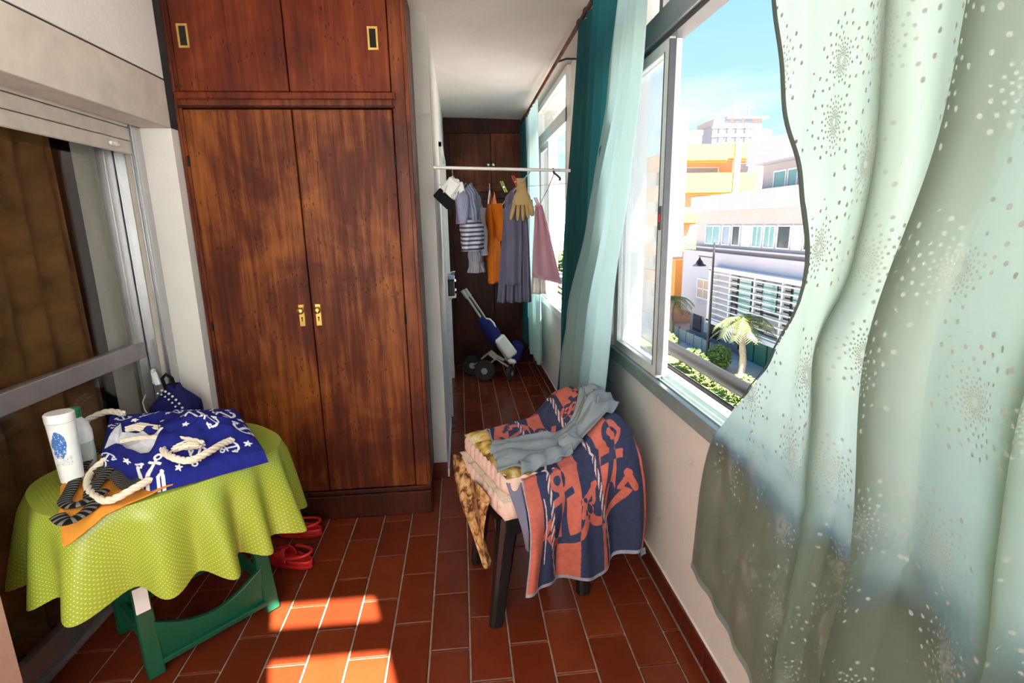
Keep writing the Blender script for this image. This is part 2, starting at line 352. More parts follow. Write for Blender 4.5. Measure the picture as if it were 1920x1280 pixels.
def sst(a, b, x):
    t = max(0., min(1., (x-a)/(b-a))); return t*t*(3-2*t)
def vn(x, y, s=0):  # smooth value noise -1..1
    def h(i, j): 
        n = math.sin(i*127.1+j*311.7+s*74.7)*43758.5453; return n-math.floor(n)
    i, j = math.floor(x), math.floor(y); fx, fy = x-i, y-j; fx = fx*fx*(3-2*fx); fy = fy*fy*(3-2*fy)
    return 2*lerp(lerp(h(i, j), h(i+1, j), fx), lerp(h(i, j+1), h(i+1, j+1), fx), fy)-1
# ================================================================== the room
XR = .765; XL = -1.205; YW = 2.56; XC = -.128; YF = 5.5
fl = struct('floor', MB().box(-1.50, .93, -.6, 5.75, -.12, -.007), 'grout', 'terracotta tiled balcony floor with pale joints laid in running bond', 'floor')
tile_me = {}
def tile_mesh(w, l, mat):
    k = (round(w, 3), round(l, 3), mat)
    if k not in tile_me: tile_me[k] = mesh_from('tile', MB().box(-w/2, w/2, -l/2, l/2, -.014, 0), mat, bevel=.0025)
    return tile_me[k]
def put_tile(x0, x1, y0, y1, z, parent, mat='terracotta', name='tile'):
    w, l = x1-x0, y1-y0
    if w < .012 or l < .012: return
    o = bpy.data.objects.new(name, tile_mesh(w, l, mat)); o.parent = parent; o.location = Vector(((x0+x1)/2, (y0+y1)/2, z+random.uniform(-.0006, .0006)))-WO[parent]; col.objects.link(o)
PX, PY, J = .1418, .2905, .007
for i in range(-11, 7):
    cx0 = -.022+i*PX; cx1 = cx0+PX
    lo, hi = max(cx0, -1.44+.0035), min(cx1, XR-.013)
    if hi-lo < .02: continue
    ph = 1.600 if (i % 2 == 1) else 1.745
    ye = 5.5 if cx0 > -.2 else (YW if cx1 < -.21 else 2.93)
    k = -4
    while True:
        y0 = ph+k*PY; y1 = y0+PY; k += 1
        if y0 >= ye-.02: break
        if y1 < .5: continue
        put_tile(lo+J/2, hi-J/2, y0+J/2, min(y1, ye)-J/2, 0, fl)
# ceiling: falls a little towards the window side
cb = MB(); cb.v = [(x, y, z) for dz in (0, .14) for (x, z) in ((-1.7, 2.56+dz), (.95, 2.475+dz)) for y in (-.7, 5.8)]
cb.f = [(0, 2, 3, 1), (4, 5, 7, 6), (0, 1, 5, 4), (2, 6, 7, 3), (0, 4, 6, 2), (1, 3, 7, 5)]
struct('ceiling', cb, 'ceiling_white', 'white painted balcony ceiling', 'ceiling')
struct('wall_left', MB().box(-1.62, XL, -.6, 2.50, 2.092, 2.62), 'wall_white', 'white wall above the roller shutter box', 'wall')
struct('wall_near_left', MB().box(-1.62, XL, -.6, 1.29, 0, 1.895), 'wall_pink', 'pinkish wall edge in the lower left corner', 'wall')
struct('wall_pilaster', MB().box(-1.62, XL, 2.50, 2.66, 0, 1.897), 'wall_white', 'white wall strip between sliding door and tall wardrobe', 'wall')
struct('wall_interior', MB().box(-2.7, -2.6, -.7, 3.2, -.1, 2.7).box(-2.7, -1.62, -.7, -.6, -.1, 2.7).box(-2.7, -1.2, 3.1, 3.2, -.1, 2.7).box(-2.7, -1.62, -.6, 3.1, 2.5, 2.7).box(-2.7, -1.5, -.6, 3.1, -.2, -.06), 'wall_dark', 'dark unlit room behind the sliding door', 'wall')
# corridor wall with a doorway
struct('wall_corridor', MB().box(-.23, XC, 2.93, 3.97, 0, 2.56).box(-.23, XC, 3.97, 5.05, 2.05, 2.56).box(-.23, XC, 5.05, 5.62, 0, 2.56).box(-.33, -.20, 3.97, 5.05, 0, 2.05), 'wall_white', 'white wall along the left of the narrow passage', 'wall')
bp = thing('baseboard_corridor', (-.18, 2.92, 0), 'red tile skirting at the foot of the white pillar', 'baseboard'); bp['kind'] = 'structure'
obj('tile', MB().box(-.222, -.128, 2.918, 2.932, .004, .095), 'terracotta_dark', bp, bevel=.002)
for k in range(3): obj('tile', MB().box(-.130, -.118, 2.92+k*.29, 3.205+k*.29, .004, .055), 'wall_white', bp, bevel=.002)
d2 = thing('door_2', (-.15, 4.5, 0), 'white doorway frame in the passage wall', 'door'); d2['kind'] = 'structure'
obj('jamb', MB().box(-.20, -.108, 3.95, 3.985, 0, 2.05), 'chalk_white', d2); obj('jamb', MB().box(-.20, -.108, 5.035, 5.07, 0, 2.05), 'chalk_white', d2); obj('head', MB().box(-.20, -.108, 3.95, 5.07, 2.02, 2.055), 'chalk_white', d2)
obj('door_leaf', MB().box(-.195, -.165, 3.985, 5.035, .01, 2.02), 'chalk_white', d2)
# right parapet, pillar, lintel
struct('wall_right', MB().box(XR, .93, -.6, 5.75, 0, .79), 'wall_parapet', 'stained low plaster wall under the right hand windows', 'wall')
struct('wall_right_near', MB().box(XR-.01, .93, -.6, .08, .79, 2.60), 'wall_white', 'white wall beside the viewpoint at the near end of the windows', 'wall')
struct('wall_right_pillar', MB().box(XR-.01, .93, 2.64, 3.64, .79, 2.60), 'wall_white', 'white pillar between the two windows behind teal curtain', 'wall')
struct('wall_right_end', MB().box(XR-.02, .93, 5.06, 5.75, .79, 2.60), 'wall_white', 'white wall at the far end of the windows', 'wall')
struct('wall_far', MB().box(-.4, .93, 5.75, 5.85, -.1, 2.62), 'wall_dark', 'end wall behind the far dark cupboard', 'wall')
struct('lintel_right', MB().box(XR, .93, -.6, 5.06, 2.475, 2.62), 'wall_white', 'white lintel above the right hand windows', 'lintel')
br = thing('baseboard_right', (XR-.006, 1, 0), 'dark red tile skirting along the window wall', 'baseboard'); br['kind'] = 'structure'
y = .55
while y < 5.45:
    obj('tile', MB().box(XR-.012, XR+.002, y+.002, min(y+.286, 5.49), .002, .088), 'terracotta_dark', br, bevel=.002); y += .29
obj('mortar_line', MB().box(XR-.004, XR+.002, .55, 5.49, .086, .096), 'chalk_white', br)
# ------------------------------------------------------------------ windows
def frame_rect(y0, y1, z0, z1, x0, x1, w):
    return MB().box(x0, x1, y0, y0+w, z0, z1).box(x0, x1, y1-w, y1, z0, z1).box(x0, x1, y0+w, y1-w, z0, z0+w).box(x0, x1, y0+w, y1-w, z1-w, z1)
def sash(parent, y0, y1, z0, z1, x, glass, w=.045, fm='aluminium_white'):
    s_ = obj('sash', frame_rect(y0, y1, z0, z1, x-.011, x+.011, w), fm, parent, bevel=.002)
    obj('pane', MB().box(x-.002, x+.002, y0+w, y1-w, z0+w, z1-w), glass, s_)
    return s_
w1 = thing('window_1', (.80, 1.4, .79), 'long aluminium sliding window with one open sash on the right', 'window'); w1['kind'] = 'structure'
Y0, Y1 = .12, 2.64
obj('sill_rail', MB().box(.752, .86, Y0, Y1, .79, .822).box(.752, .772, Y0, Y1, .822, .848).box(.792, .798, Y0, Y1, .822, .842).box(.815, .821, Y0, Y1, .822, .842).box(.84, .86, Y0, Y1, .822, .848), 'frame_curtain_tint', w1, bevel=.0015)  # aluminium rail; teal light off the curtain is put into its colour
obj('outer_ledge', MB().box(.86, 1.02, -.5, 5.1, .74, .775), 'plaster_warm', w1)
obj('transom', MB().box(.757, .85, Y0, Y1, 2.135, 2.225), 'aluminium', w1, bevel=.003)
obj('transom_track', MB().box(.775, .835, Y0, Y1, 2.118, 2.136), 'aluminium_dark', w1)
obj('head_rail', MB().box(.757, .85, Y0, Y1, 2.45, 2.49), 'aluminium', w1, bevel=.003)
obj('jamb', MB().box(.757, .85, Y1-.04, Y1, .848, 2.45), 'aluminium', w1, bevel=.003); obj('jamb', MB().box(.757, .85, Y0-.04, Y0, .79, 2.49), 'aluminium', w1, bevel=.003)
sash(w1, 2.005, 2.60, .845, 2.12, .786, 'glass_hazy', .042)
obj('seal', MB().box(.7745, .7975, 2.0465, 2.054, .89, 2.08), 'aluminium_dark', w1); obj('seal', MB().box(.7742, .7980, 1.998, 2.0055, .86, 2.11), 'aluminium_dark', w1)
sash(w1, 2.02, 2.60, .845, 2.12, .818, 'glass_clear', .042)
sash(w1, .16, .74, .845, 2.12, .786, 'glass_clear', .042); sash(w1, .12, .72, .845, 2.12, .818, 'glass_clear', .042)
obj('latch', MB().box(.770, .776, 2.013, 2.032, 1.44, 1.53), 'aluminium_dark', w1); obj('latch_bolt', MB().box(.766, .771, 2.017, 2.028, 1.47, 1.50), 'red_peg', w1)
for (a, b) in ((.12, .72), (.74, 1.38), (1.40, 2.09), (2.12, 2.60)):
    obj('upper_pane', MB().box(.800, .804, a, b, 2.225, 2.45), 'glass_clear', w1)
for yy in (.73, 1.39, 2.105): obj('mullion', MB().box(.775, .83, yy-.018, yy+.018, 2.225, 2.45), 'aluminium', w1)
w2 = thing('window_2', (.78, 4.35, .79), 'far aluminium window beyond the teal curtain', 'window'); w2['kind'] = 'structure'
A, B = 3.64, 5.06; x0, x1 = .728, .80
obj('sill_rail', MB().box(x0, .86, A, B, .772, .80).box(x0, x0+.018, A, B, .80, .822).box(x0+.035, x0+.041, A, B, .80, .816).box(.78, .80, A, B, .80, .822), 'aluminium_white', w2)
obj('transom', MB().box(x0, x1, A, B, 2.135, 2.225), 'aluminium_white', w2); obj('head_rail', MB().box(x0, x1, A, B, 2.43, 2.475), 'aluminium_white', w2)
obj('jamb', MB().box(x0, x1, A, A+.04, .82, 2.43), 'aluminium_white', w2); obj('jamb', MB().box(x0, x1, B-.10, B, .82, 2.43), 'aluminium_white', w2)
sash(w2, 4.50, B-.10, .82, 2.13, x0+.03, 'glass_clear', .04)
obj('upper_pane', MB().box(.758, .762, A+.04, B-.10, 2.225, 2.43), 'glass_clear', w2)
# end window behind the photographer: lets in the sun patches
struct('wall_near', MB().box(-1.62, .93, -.66, -.5, 0, .80).box(-1.62, .93, -.66, -.5, 2.45, 2.65), 'wall_white', 'low wall behind the viewpoint under the end window', 'wall')
w3 = thing('window_3', (-.2, -.56, .8), 'end window behind the viewpoint with one open sash', 'window'); w3['kind'] = 'structure'
obj('transom', MB().box(XL, XR, -.60, -.53, 2.115, 2.205), 'aluminium', w3)
for xx in (-1.20, -.62, -.085, .40, .745): obj('mullion', MB().box(xx-.018, xx+.018, -.60, -.53, .80, 2.45), 'aluminium', w3)
for (a, b) in ((-1.18, -.64), (-.60, -.10), (.42, .73)): obj('pane', MB().box(a, b, -.568, -.562, .80, 2.115), 'glass_clear', w3)
for (a, b) in ((-1.18, -.64), (-.60, -.10), (-.067, .382), (.42, .73)): obj('upper_pane', MB().box(a, b, -.568, -.562, 2.205, 2.45), 'glass_clear', w3)
# ------------------------------------------------------------------ roller shutter box, shutter and sliding door on the left
bx_ = thing('shutter_box', (-1.35, 1.9, 1.9), 'cream roller shutter casing above the sliding door', 'shutter box')
obj('cover_panel', MB().box(-1.225, XL+.002, -.2, 2.498, 1.898, 2.084), 'panel_cream', bx_, bevel=.002)
obj('soffit', MB().box(-1.325, -1.225, -.2, 2.498, 1.898, 1.912), 'panel_cream', bx_); obj('shadow_gap', MB().box(-1.25, XL-.006, -.2, 2.498, 2.084, 2.092), 'groove', bx_)
rs = thing('roller_shutter', (-1.345, 1.9, 1.78), 'cream roller shutter pulled almost fully up', 'shutter')
for k in range(3):
    z0 = 1.783+.052*k; obj('slat', MB().box(-1.352+.002*(k > 0), -1.338, 1.2, 2.435, z0+(.0 if k == 0 else .003), z0+.052), 'shutter_cream', rs, bevel=.004)
obj('slat', MB().box(-1.36, -1.348, 1.2, 2.435, 1.935, 1.955), 'shutter_cream', rs, bevel=.004)
obj('stop_peg', MB().cyl((-1.338, 2.30, 1.81), (-1.318, 2.30, 1.806), .009, 12).cyl((-1.325, 2.275, 1.808), (-1.325, 2.325, 1.806), .006, 10), 'white_plastic', rs, smooth=40)
d1 = thing('door_1', (-1.42, 1.9, 0), 'aluminium sliding glass door with grey cross bar on the left', 'door'); d1['kind'] = 'structure'
obj('shutter_guide', MB().box(-1.352, -1.330, 2.455, 2.499, 0, 1.90).box(-1.352, -1.346, 2.435, 2.456, 0, 1.90).box(-1.336, -1.330, 2.435, 2.456, 0, 1.90), 'aluminium', d1, bevel=.0015)
obj('jamb_strip', MB().box(-1.385, -1.352, 2.462, 2.499, 0, 1.90), 'panel_cream', d1)
obj('jamb', MB().box(-1.46, -1.385, 2.455, 2.499, 0, 1.93).box(-1.415, -1.41, 2.435, 2.456, 0, 1.93).box(-1.46, -1.455, 2.435, 2.456, 0, 1.93), 'aluminium', d1, bevel=.001)
obj('jamb_groove', MB().box(-1.448, -1.425, 2.4535, 2.456, 0, 1.93), 'dark_hole', d1)
dl = obj('door_leaf', MB().box(-1.452, -1.418, 2.375, 2.44, .06, 1.93).box(-1.452, -1.418, 1.2, 1.26, .06, 1.93).box(-1.452, -1.418, 1.26, 2.375, .06, .14), 'aluminium', d1, bevel=.002)
obj('cross_bar', MB().box(-1.456, -1.412, 1.2, 2.42, .925, .995), 'bar_grey', dl, bevel=.003)
obj('pane', MB().box(-1.437, -1.433, 1.26, 2.375, .14, .925), 'glass_door', dl); obj('pane', MB().box(-1.437, -1.433, 1.26, 2.375, .995, 1.93), 'glass_door', dl)
obj('lever_cap', MB().box(-1.40, -1.385, 2.40, 2.425, .80, .87), 'white_plastic', d1, bevel=.004)
obj('threshold', MB().box(-1.51, -1.445, 1.2, 2.5, -.05, .012).box(-1.475, -1.470, 1.2, 2.5, .012, .03), 'bar_grey', d1, bevel=.002)
def curtain_fn(p0, p1, z0, z1, amp, waves, nrm, seed=0):
    def fn(u, v):
        z = lerp(z1, z0, v); w = math.sin(u*waves*2*PI+1.2*vn(u*3, v*2, seed))*amp*(.6+.5*v)+.4*amp*vn(u*waves*2, v*1.5, seed+3)
        return (lerp(p0[0], p1[0], u)+nrm[0]*w, lerp(p0[1], p1[1], u)+nrm[1]*w, z)
    return fn
obj('brown_curtain', MB().grid(curtain_fn((-1.57, 1.05), (-1.55, 2.31), .03, 1.98, .036, 9, (1, 0), 2), 220, 12), 'brown_curtain', smooth=60, label='brown curtain hanging behind the sliding glass door', cat='curtain')
# ------------------------------------------------------------------ tall wardrobe
wd = thing('wardrobe', (-.705, 2.74, 0), 'tall mahogany built in wardrobe with brass knob plates', 'wardrobe')
XA, XB = -1.203, -.206
obj('body', MB().box(XA, XB, 2.60, 2.925, .12, 2.53), 'mahogany_trim', wd)
obj('plinth', MB().box(XA, XB+.006, 2.535, 2.60, 0, .125), 'dark_wood', wd, bevel=.004); obj('plinth_moulding', MB().box(XA, XB+.003, 2.548, 2.60, .125, .148), 'dark_wood', wd, bevel=.004)
obj('stile', MB().box(XA, -1.178, 2.562, 2.60, .148, 2.53), 'mahogany_trim', wd, bevel=.002); obj('stile', MB().box(-.279, XB, 2.562, 2.60, .148, 2.53), 'mahogany_trim', wd, bevel=.002)
obj('edge_bead', MB().box(-.222, XB+.004, 2.553, 2.563, .148, 2.53), 'mahogany_trim', wd, bevel=.003); obj('edge_bead', MB().box(XA, -1.190, 2.553, 2.563, .148, 2.53), 'mahogany_trim', wd, bevel=.003)
obj('rail', MB().box(-1.178, -.279, 2.553, 2.60, 1.992, 2.04), 'mahogany_trim', wd, bevel=.003); obj('rail_moulding', MB().box(-1.195, -.262, 2.540, 2.555, 2.022, 2.052), 'mahogany_upper', wd, bevel=.004)
obj('rail_lip', MB().box(-1.19, -.268, 2.545, 2.556, 1.988, 1.998), 'dark_wood', wd, bevel=.003)
doors = []
for (a, b, kx, hx) in ((-1.175, -.721, -.765, -1.178), (-.716, -.283, -.688, -.281)):
    dr = obj('door', MB().box(a, b, 2.557, 2.598, .152, 1.984), 'mahogany', wd, bevel=.003)
    hp = obj('handle_plate', MB().box(kx-.013, kx+.013, 2.551, 2.557, 1.015, 1.120), 'brass', dr, bevel=.0015)
    obj('knob', MB().lathe([(.004, 0), (.006, .006), (.013, .012), (.016, .020), (.013, .028), (.005, .031)], (kx, 2.551, 1.092), 16, (0, -1, 0)), 'brass', dr, smooth=50)
    obj('keyhole', MB().cyl((kx, 2.5515, 1.056), (kx, 2.5498, 1.056), .004, 10).box(kx-.0018, kx+.0018, 2.5498, 2.5515, 1.040, 1.056), 'dark_hole', dr)
    for zz in (.35, 1.03, 1.77): obj('hinge', MB().cyl((hx, 2.554, zz-.022), (hx, 2.554, zz+.022), .005, 8), 'dark_hole', wd)
for (a, b, kx) in ((-1.175, -.721, -1.128), (-.716, -.283, -.345)):
    dr = obj('upper_door', MB().box(a, b, 2.557, 2.598, 2.056, 2.53), 'mahogany_upper', wd, bevel=.003)
    z0, z1 = 2.225, 2.318
    obj('pull_frame', MB().box(kx-.022, kx-.014, 2.552, 2.558, z0, z1).box(kx+.014, kx+.022, 2.552, 2.558, z0, z1).box(kx-.014, kx+.014, 2.552, 2.558, z0, z0+.009).box(kx-.014, kx+.014, 2.552, 2.558, z1-.009, z1), 'brass', dr)
    obj('pull_recess', MB().box(kx-.014, kx+.014, 2.5545, 2.5575, z0+.009, z1-.009), 'dark_hole', dr)
struct('wall_behind_wardrobe', MB().box(-1.62, -.13, 2.93, 3.0, 0, 2.6), 'wall_white', 'wall behind the tall wardrobe', 'wall')
# ------------------------------------------------------------------ far cupboard
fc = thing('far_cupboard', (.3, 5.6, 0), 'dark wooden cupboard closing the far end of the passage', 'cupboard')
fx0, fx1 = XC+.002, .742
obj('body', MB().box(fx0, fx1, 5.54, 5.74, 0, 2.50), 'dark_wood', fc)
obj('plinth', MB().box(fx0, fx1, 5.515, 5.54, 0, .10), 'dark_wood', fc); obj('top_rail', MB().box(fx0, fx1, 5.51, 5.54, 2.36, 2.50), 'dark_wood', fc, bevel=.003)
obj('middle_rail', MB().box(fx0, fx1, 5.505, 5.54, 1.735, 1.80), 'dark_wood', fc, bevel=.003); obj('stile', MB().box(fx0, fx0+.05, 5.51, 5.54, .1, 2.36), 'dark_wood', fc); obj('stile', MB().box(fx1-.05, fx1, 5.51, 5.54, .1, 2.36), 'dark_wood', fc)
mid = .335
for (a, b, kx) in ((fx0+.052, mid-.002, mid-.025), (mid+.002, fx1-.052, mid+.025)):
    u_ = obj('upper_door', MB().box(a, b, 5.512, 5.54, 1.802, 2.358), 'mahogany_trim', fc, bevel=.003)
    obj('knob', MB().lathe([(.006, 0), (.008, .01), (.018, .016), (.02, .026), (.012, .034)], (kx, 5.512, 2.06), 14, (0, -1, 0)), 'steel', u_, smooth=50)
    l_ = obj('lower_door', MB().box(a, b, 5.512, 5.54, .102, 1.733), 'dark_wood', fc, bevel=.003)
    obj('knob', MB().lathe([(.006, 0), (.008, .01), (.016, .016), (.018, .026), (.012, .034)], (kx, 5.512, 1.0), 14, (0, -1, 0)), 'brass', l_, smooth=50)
# ------------------------------------------------------------------ railing outside
rl = thing('balcony_railing', (.95, 2.2, .74), 'black tubular handrail outside the window', 'railing')
obj('handrail', MB().cyl((.965, -.5, .893), (.965, 6.5, .893), .029, 20), 'rail_black', rl, smooth=50)
obj('lower_rail', MB().cyl((.96, -.5, .803), (.96, 6.5, .803), .0105, 12), 'rail_black', rl, smooth=50)
for yy in (.2, 1.0, 3.1, 4.3, 5.4): obj('post', MB().cyl((.962, yy, .775), (.962, yy, .88), .009, 10), 'rail_black', rl, smooth=50)
# ================================================================== outside: added unseen slab, stepped to keep direct sun out of the near window
struct('sun_block_slab', MB().box(.93, 1.38, -2.6, 1.15, 2.62, 2.76).box(.93, 1.24, 1.15, 6.4, 2.62, 2.76), 'plaster_warm', 'added unseen slab outside the windows that blocks the sun', 'slab')
# ================================================================== curtain rods and curtains
rod = thing('curtain_rod', (.63, 2.2, 2.42), 'brown curtain rod along the window under the ceiling', 'curtain rod')
obj('pole', MB().cyl((.63, -.45, 2.455), (.63, 5.45, 2.432), .011, 14), 'mahogany_trim', rod, smooth=50)
for yy in (-.3, 1.5, 3.42, 5.3):
    z = 2.455-.023*(yy+.45)/5.9
    obj('bracket', MB().tube([(.757, yy, z+.005), (.68, yy, z+.004), (.63, yy, z-.012)], .006, 8).cyl((.757, yy, z-.02), (.757, yy, z+.03), .012, 10), 'lamp_iron', rod, smooth=50)
def rings(parent, ys, mat='lamp_iron'):
    for yy in ys:
        z = 2.455-.023*(yy+.45)/5.9; pts = [(.63+math.cos(t)*.018, yy, z-.008+math.sin(t)*.020) for t in [2*PI*k/14 for k in range(15)]]
        obj('ring', MB().tube(pts, .003, 6, False), mat, parent, smooth=60)
# big dotted sheer curtain in the foreground on the right
EDGE = [(.32, 1.515), (.42, 1.51), (.655, 1.49), (.85, 1.415), (1.134, 1.115), (1.25, 1.03), (1.336, .985), (1.48, 1.037), (1.71, 1.162), (1.946, 1.24), (2.2, 1.28), (2.43, 1.30)]
def edge(z):
    for (a, p), (b, q) in zip(EDGE, EDGE[1:]):
        if z <= b: return p+(q-p)*max(0, (z-a)/(b-a))
    return EDGE[-1][1]
EDGE_S = [(.32+2.11*k/60, sum(edge(.32+2.11*k/60+d) for d in (-.06, -.03, 0, .03, .06))/5) for k in range(61)]
def edge2(z):
    t = max(0, min(59.999, (z-.32)/2.11*60)); i = int(t); return lerp(EDGE_S[i][1], EDGE_S[i+1][1], t-i)
FOLDS = [(lambda z: interp(z, [(.42, .95), (1.2, .86), (1.4, .80), (2.4, .84)]), .065), (lambda z: interp(z, [(.42, .80), (.62, .755), (1.05, .71), (1.72, .64), (2.4, .66)]), .105),
         (lambda z: interp(z, [(.42, .58), (1.0, .52), (1.7, .47), (2.4, .5)]), .06), (lambda z: interp(z, [(.42, .40), (2.4, .36)]), .05), (lambda z: interp(z, [(.42, .22), (2.4, .2)]), .05)]
def sheer_fn(u, v):
    z = lerp(2.43, .32, v); ye = edge2(z); n_ = len(FOLDS)+1; q = min(n_-1e-6, u*n_); i = int(q); f = q-i
    base = lerp(.741, .712, sst(.80, 1.05, z))-.03*sst(.3, .0, abs(z-1.3)); ed_ = [ye]
    for k, (fy, am) in enumerate(FOLDS): ed_.append(min(fy(z), ed_[-1]-.05))
    ed_.append(-.06)
    am = FOLDS[i][1] if i < len(FOLDS) else .03; y0, y1 = ed_[i], ed_[i+1]
    if f < .86: t = f/.86; y = lerp(y0, y1, t); x = base-am*t**1.8
    else: t = (f-.86)/.14; y = y1+.022*math.sin(t*PI*.9)*(1-.3*t); x = base-am*(1-t)
    x += (.006*vn(y*9, z*2.2, 4)+.003*math.sin(y*60+z*3))*sst(.6, 1.2, z)
    if z < .9: x -= .004+.004*math.sin(y*45)
    return (x, y, z)
sc_ = thing('sheer_curtain', (.68, .7, .32), 'large pale green sheer curtain with dotted starburst print nearest the viewer', 'curtain')
SNU, SNV = 6*64, 120
SROW = [[Vector(sheer_fn(i/SNU, j/SNV)) for i in range(SNU+1)] for j in range(SNV+1)]; SLEN = []
for row_ in SROW:
    L_ = [1.4-row_[0].y]
    for a_, b_ in zip(row_, row_[1:]): L_.append(L_[-1]+math.hypot(a_.x-b_.x, a_.y-b_.y))
    SLEN.append(L_)
obj('cloth', MB().grid(lambda u, v: SROW[round(v*SNV)][round(u*SNU)], SNU, SNV, lambda u, v: (SLEN[round(v*SNV)][round(u*SNU)], lerp(2.43, .32, v))), 'sheer_dots', sc_, smooth=70)
def hem_fn(u, v):
    z = lerp(2.43, .98, v); p = sheer_fn(0, (2.43-z)/2.11); return (p[0]-.004-.004*math.sin(u*PI), p[1]+.002-u*(.016 if z > 1.5 else .016*sst(1.15, 1.5, z)+.002), z)
obj('side_hem', MB().grid(hem_fn, 5, 80), 'sheer_hem', sc_, smooth=70)
def bh_fn(u, v):
    z = lerp(.345, .3201, v); p = sheer_fn(u, (2.43-z)/2.11); return (p[0]-.003, p[1], z)
obj('bottom_hem', MB().grid(bh_fn, 300, 3), 'sheer_pale', sc_, smooth=70)
rings(sc_, [.05, .25, .45, .65, .85, 1.05, 1.22])
# teal curtain by the pillar; its backlit part is an added pale cloth
def cur(ya_top, yb_top, ya_bot, yb_bot, ztop, zbot, xt, xb, amp, waves, seed, pw=1.0):
    def fn(u, v):
        z = lerp(ztop, zbot, v); q = v**pw
        y = lerp(lerp(ya_top, yb_top, u), lerp(ya_bot, yb_bot, u), q); w = math.sin(u*waves*2*PI+.8*vn(u*4, v*2, seed))
        return (lerp(xt, xb, q)+amp*(.55+.6*v)*w+.01*vn(u*9, v*3, seed+1), y+.012*math.cos(u*waves*2*PI+1), z)
    return fn
tcu = thing('teal_curtain', (.62, 2.9, .2), 'dark teal curtain gathered at the pillar between the windows', 'curtain')
obj('cloth', MB().grid(cur(2.86, 2.16, 3.42, 2.42, 2.43, .22, .635, .63, .030, 5.5, 11, 1.0), 170, 40), 'teal_cloth', tcu, smooth=70)
rings(tcu, [2.82, 2.68, 2.54, 2.40, 2.26])
psc = thing('lit_teal_panel', (.6, 2.3, .3), 'added pale panel for the backlit part of the teal curtain', 'curtain')
def pale_fn(u, v):
    z = lerp(2.43, .38, v)
    yl = interp(z, [(.38, 3.02), (.6, 2.98), (1.0, 2.80), (1.5, 2.50), (2.0, 2.26), (2.43, 2.13)]); yr = interp(z, [(.38, 2.10), (1.0, 2.06), (1.6, 1.98), (2.43, 1.95)])
    y = lerp(yl, yr, u); w = math.sin(u*4.2*2*PI+1.0*vn(u*3, z*1.5, 5))
    return (lerp(.555, .64, sst(.6, 2.3, z))+.05*(u-.3)*(1-v)*.5+.026*(.5+.6*v)*w+.008*vn(u*10, z*3, 9), y, z)
obj('cloth', MB().grid(pale_fn, 170, 44), 'sheer_pale', psc, smooth=70)
rings(psc, [2.12, 2.06, 2.0])
ftc = thing('far_teal_curtain', (.65, 5.1, .3), 'teal curtain at the far end beside the dark cupboard', 'curtain')
obj('cloth', MB().grid(cur(5.38, 5.02, 5.42, 5.10, 2.41, .30, .632, .640, .030, 4, 21), 170, 30), 'teal_cloth', ftc, smooth=70)
rings(ftc, [5.34, 5.24, 5.14, 5.05])
fps = thing('far_sheer_curtain', (.66, 4.5, .3), 'narrow pale teal curtain at the far window', 'curtain')
obj('cloth', MB().grid(cur(5.00, 4.30, 5.06, 4.42, 2.41, .26, .640, .655, .024, 5, 31), 120, 24), 'sheer_pale', fps, smooth=70)
# added unseen curtains on the end window: block stray sun, glow as diffuse light
for (a, b, s_, lb) in ((XL+.02, -.07, 41, 'added unseen sun diffusing curtain on the end window nearer the sliding door'), (.385, XR-.03, 42, 'added unseen sun diffusing curtain on the end window nearer the long window')):
    o = obj('sun_screen_curtain', MB().grid(curtain_fn((a, -.44), (b, -.44), .06, 2.44, .02, 7 if s_ == 41 else 3, (0, 1), s_), 120, 10), 'sheer_white', smooth=70, label=lb, cat='curtain', group='added end window curtains')

# ================================================================== clothes rail and laundry
cr_ = thing('clothes_rail', (.2, 2.95, 1.76), 'white tubular clothes rail across the passage', 'clothes rail')
obj('pole', MB().cyl((-.215, 2.95, 1.778), (.76, 2.95, 1.748), .0085, 14), 'aluminium_white', cr_, smooth=50)
obj('end_fitting', MB().cyl((-.222, 2.932, 1.781), (-.222, 2.965, 1.781), .012, 12).cyl((-.225, 2.95, 1.778), (-.150, 2.95, 1.776), .011, 12).cyl((-.175, 2.945, 1.77), (-.175, 2.945, 1.80), .004, 8), 'steel', cr_, smooth=50)
obj('end_hook', MB().tube([(.515, 2.95, 1.765), (.520, 2.945, 1.742), (.538, 2.94, 1.727), (.552, 2.935, 1.712), (.549, 2.935, 1.700)], .006, 8), 'lamp_iron', cr_, smooth=50)
wl = obj('wire_line', MB().tube([(-.128, 3.6, 1.735), (.1, 3.6, 1.718), (.35, 3.6, 1.712), (.75, 3.6, 1.735)], .0012, 6), 'aluminium_dark', label='thin wire line behind the clothes rail', cat='line')
cl = obj('washing_line', MB().tube([(.523, 2.945, 1.742), (.505, 3.1, 1.655), (.488, 3.28, 1.585), (.42, 3.5, 1.565), (.27, 3.62, 1.575), (.30, 3.45, 1.63), (.36, 3.2, 1.70), (.40, 2.95, 1.762)], .0028, 6), 'cord_white', smooth=60, label='sagging white washing line below the clothes rail', cat='washing line')
def hanger(parent, x, y, z, top, L=.19, ang=0.):
    dx, dy = math.sin(ang)*L, math.cos(ang)*L
    obj('hanger_hook', MB().tube([(x, y-.012, top+.004), (x, y, top+.013), (x, y+.011, top+.002), (x, y, top-.012), (x, y, z+.03)], .002, 6), 'steel', parent, smooth=60)
    obj('hanger_arms', MB().tube([(x-dx, y-dy, z-.06), (x-dx*.2, y-dy*.2, z+.018), (x, y, z+.03), (x+dx*.2, y+dy*.2, z+.018), (x+dx, y+dy, z-.06)], .004, 8), 'white_plastic', parent, smooth=60)
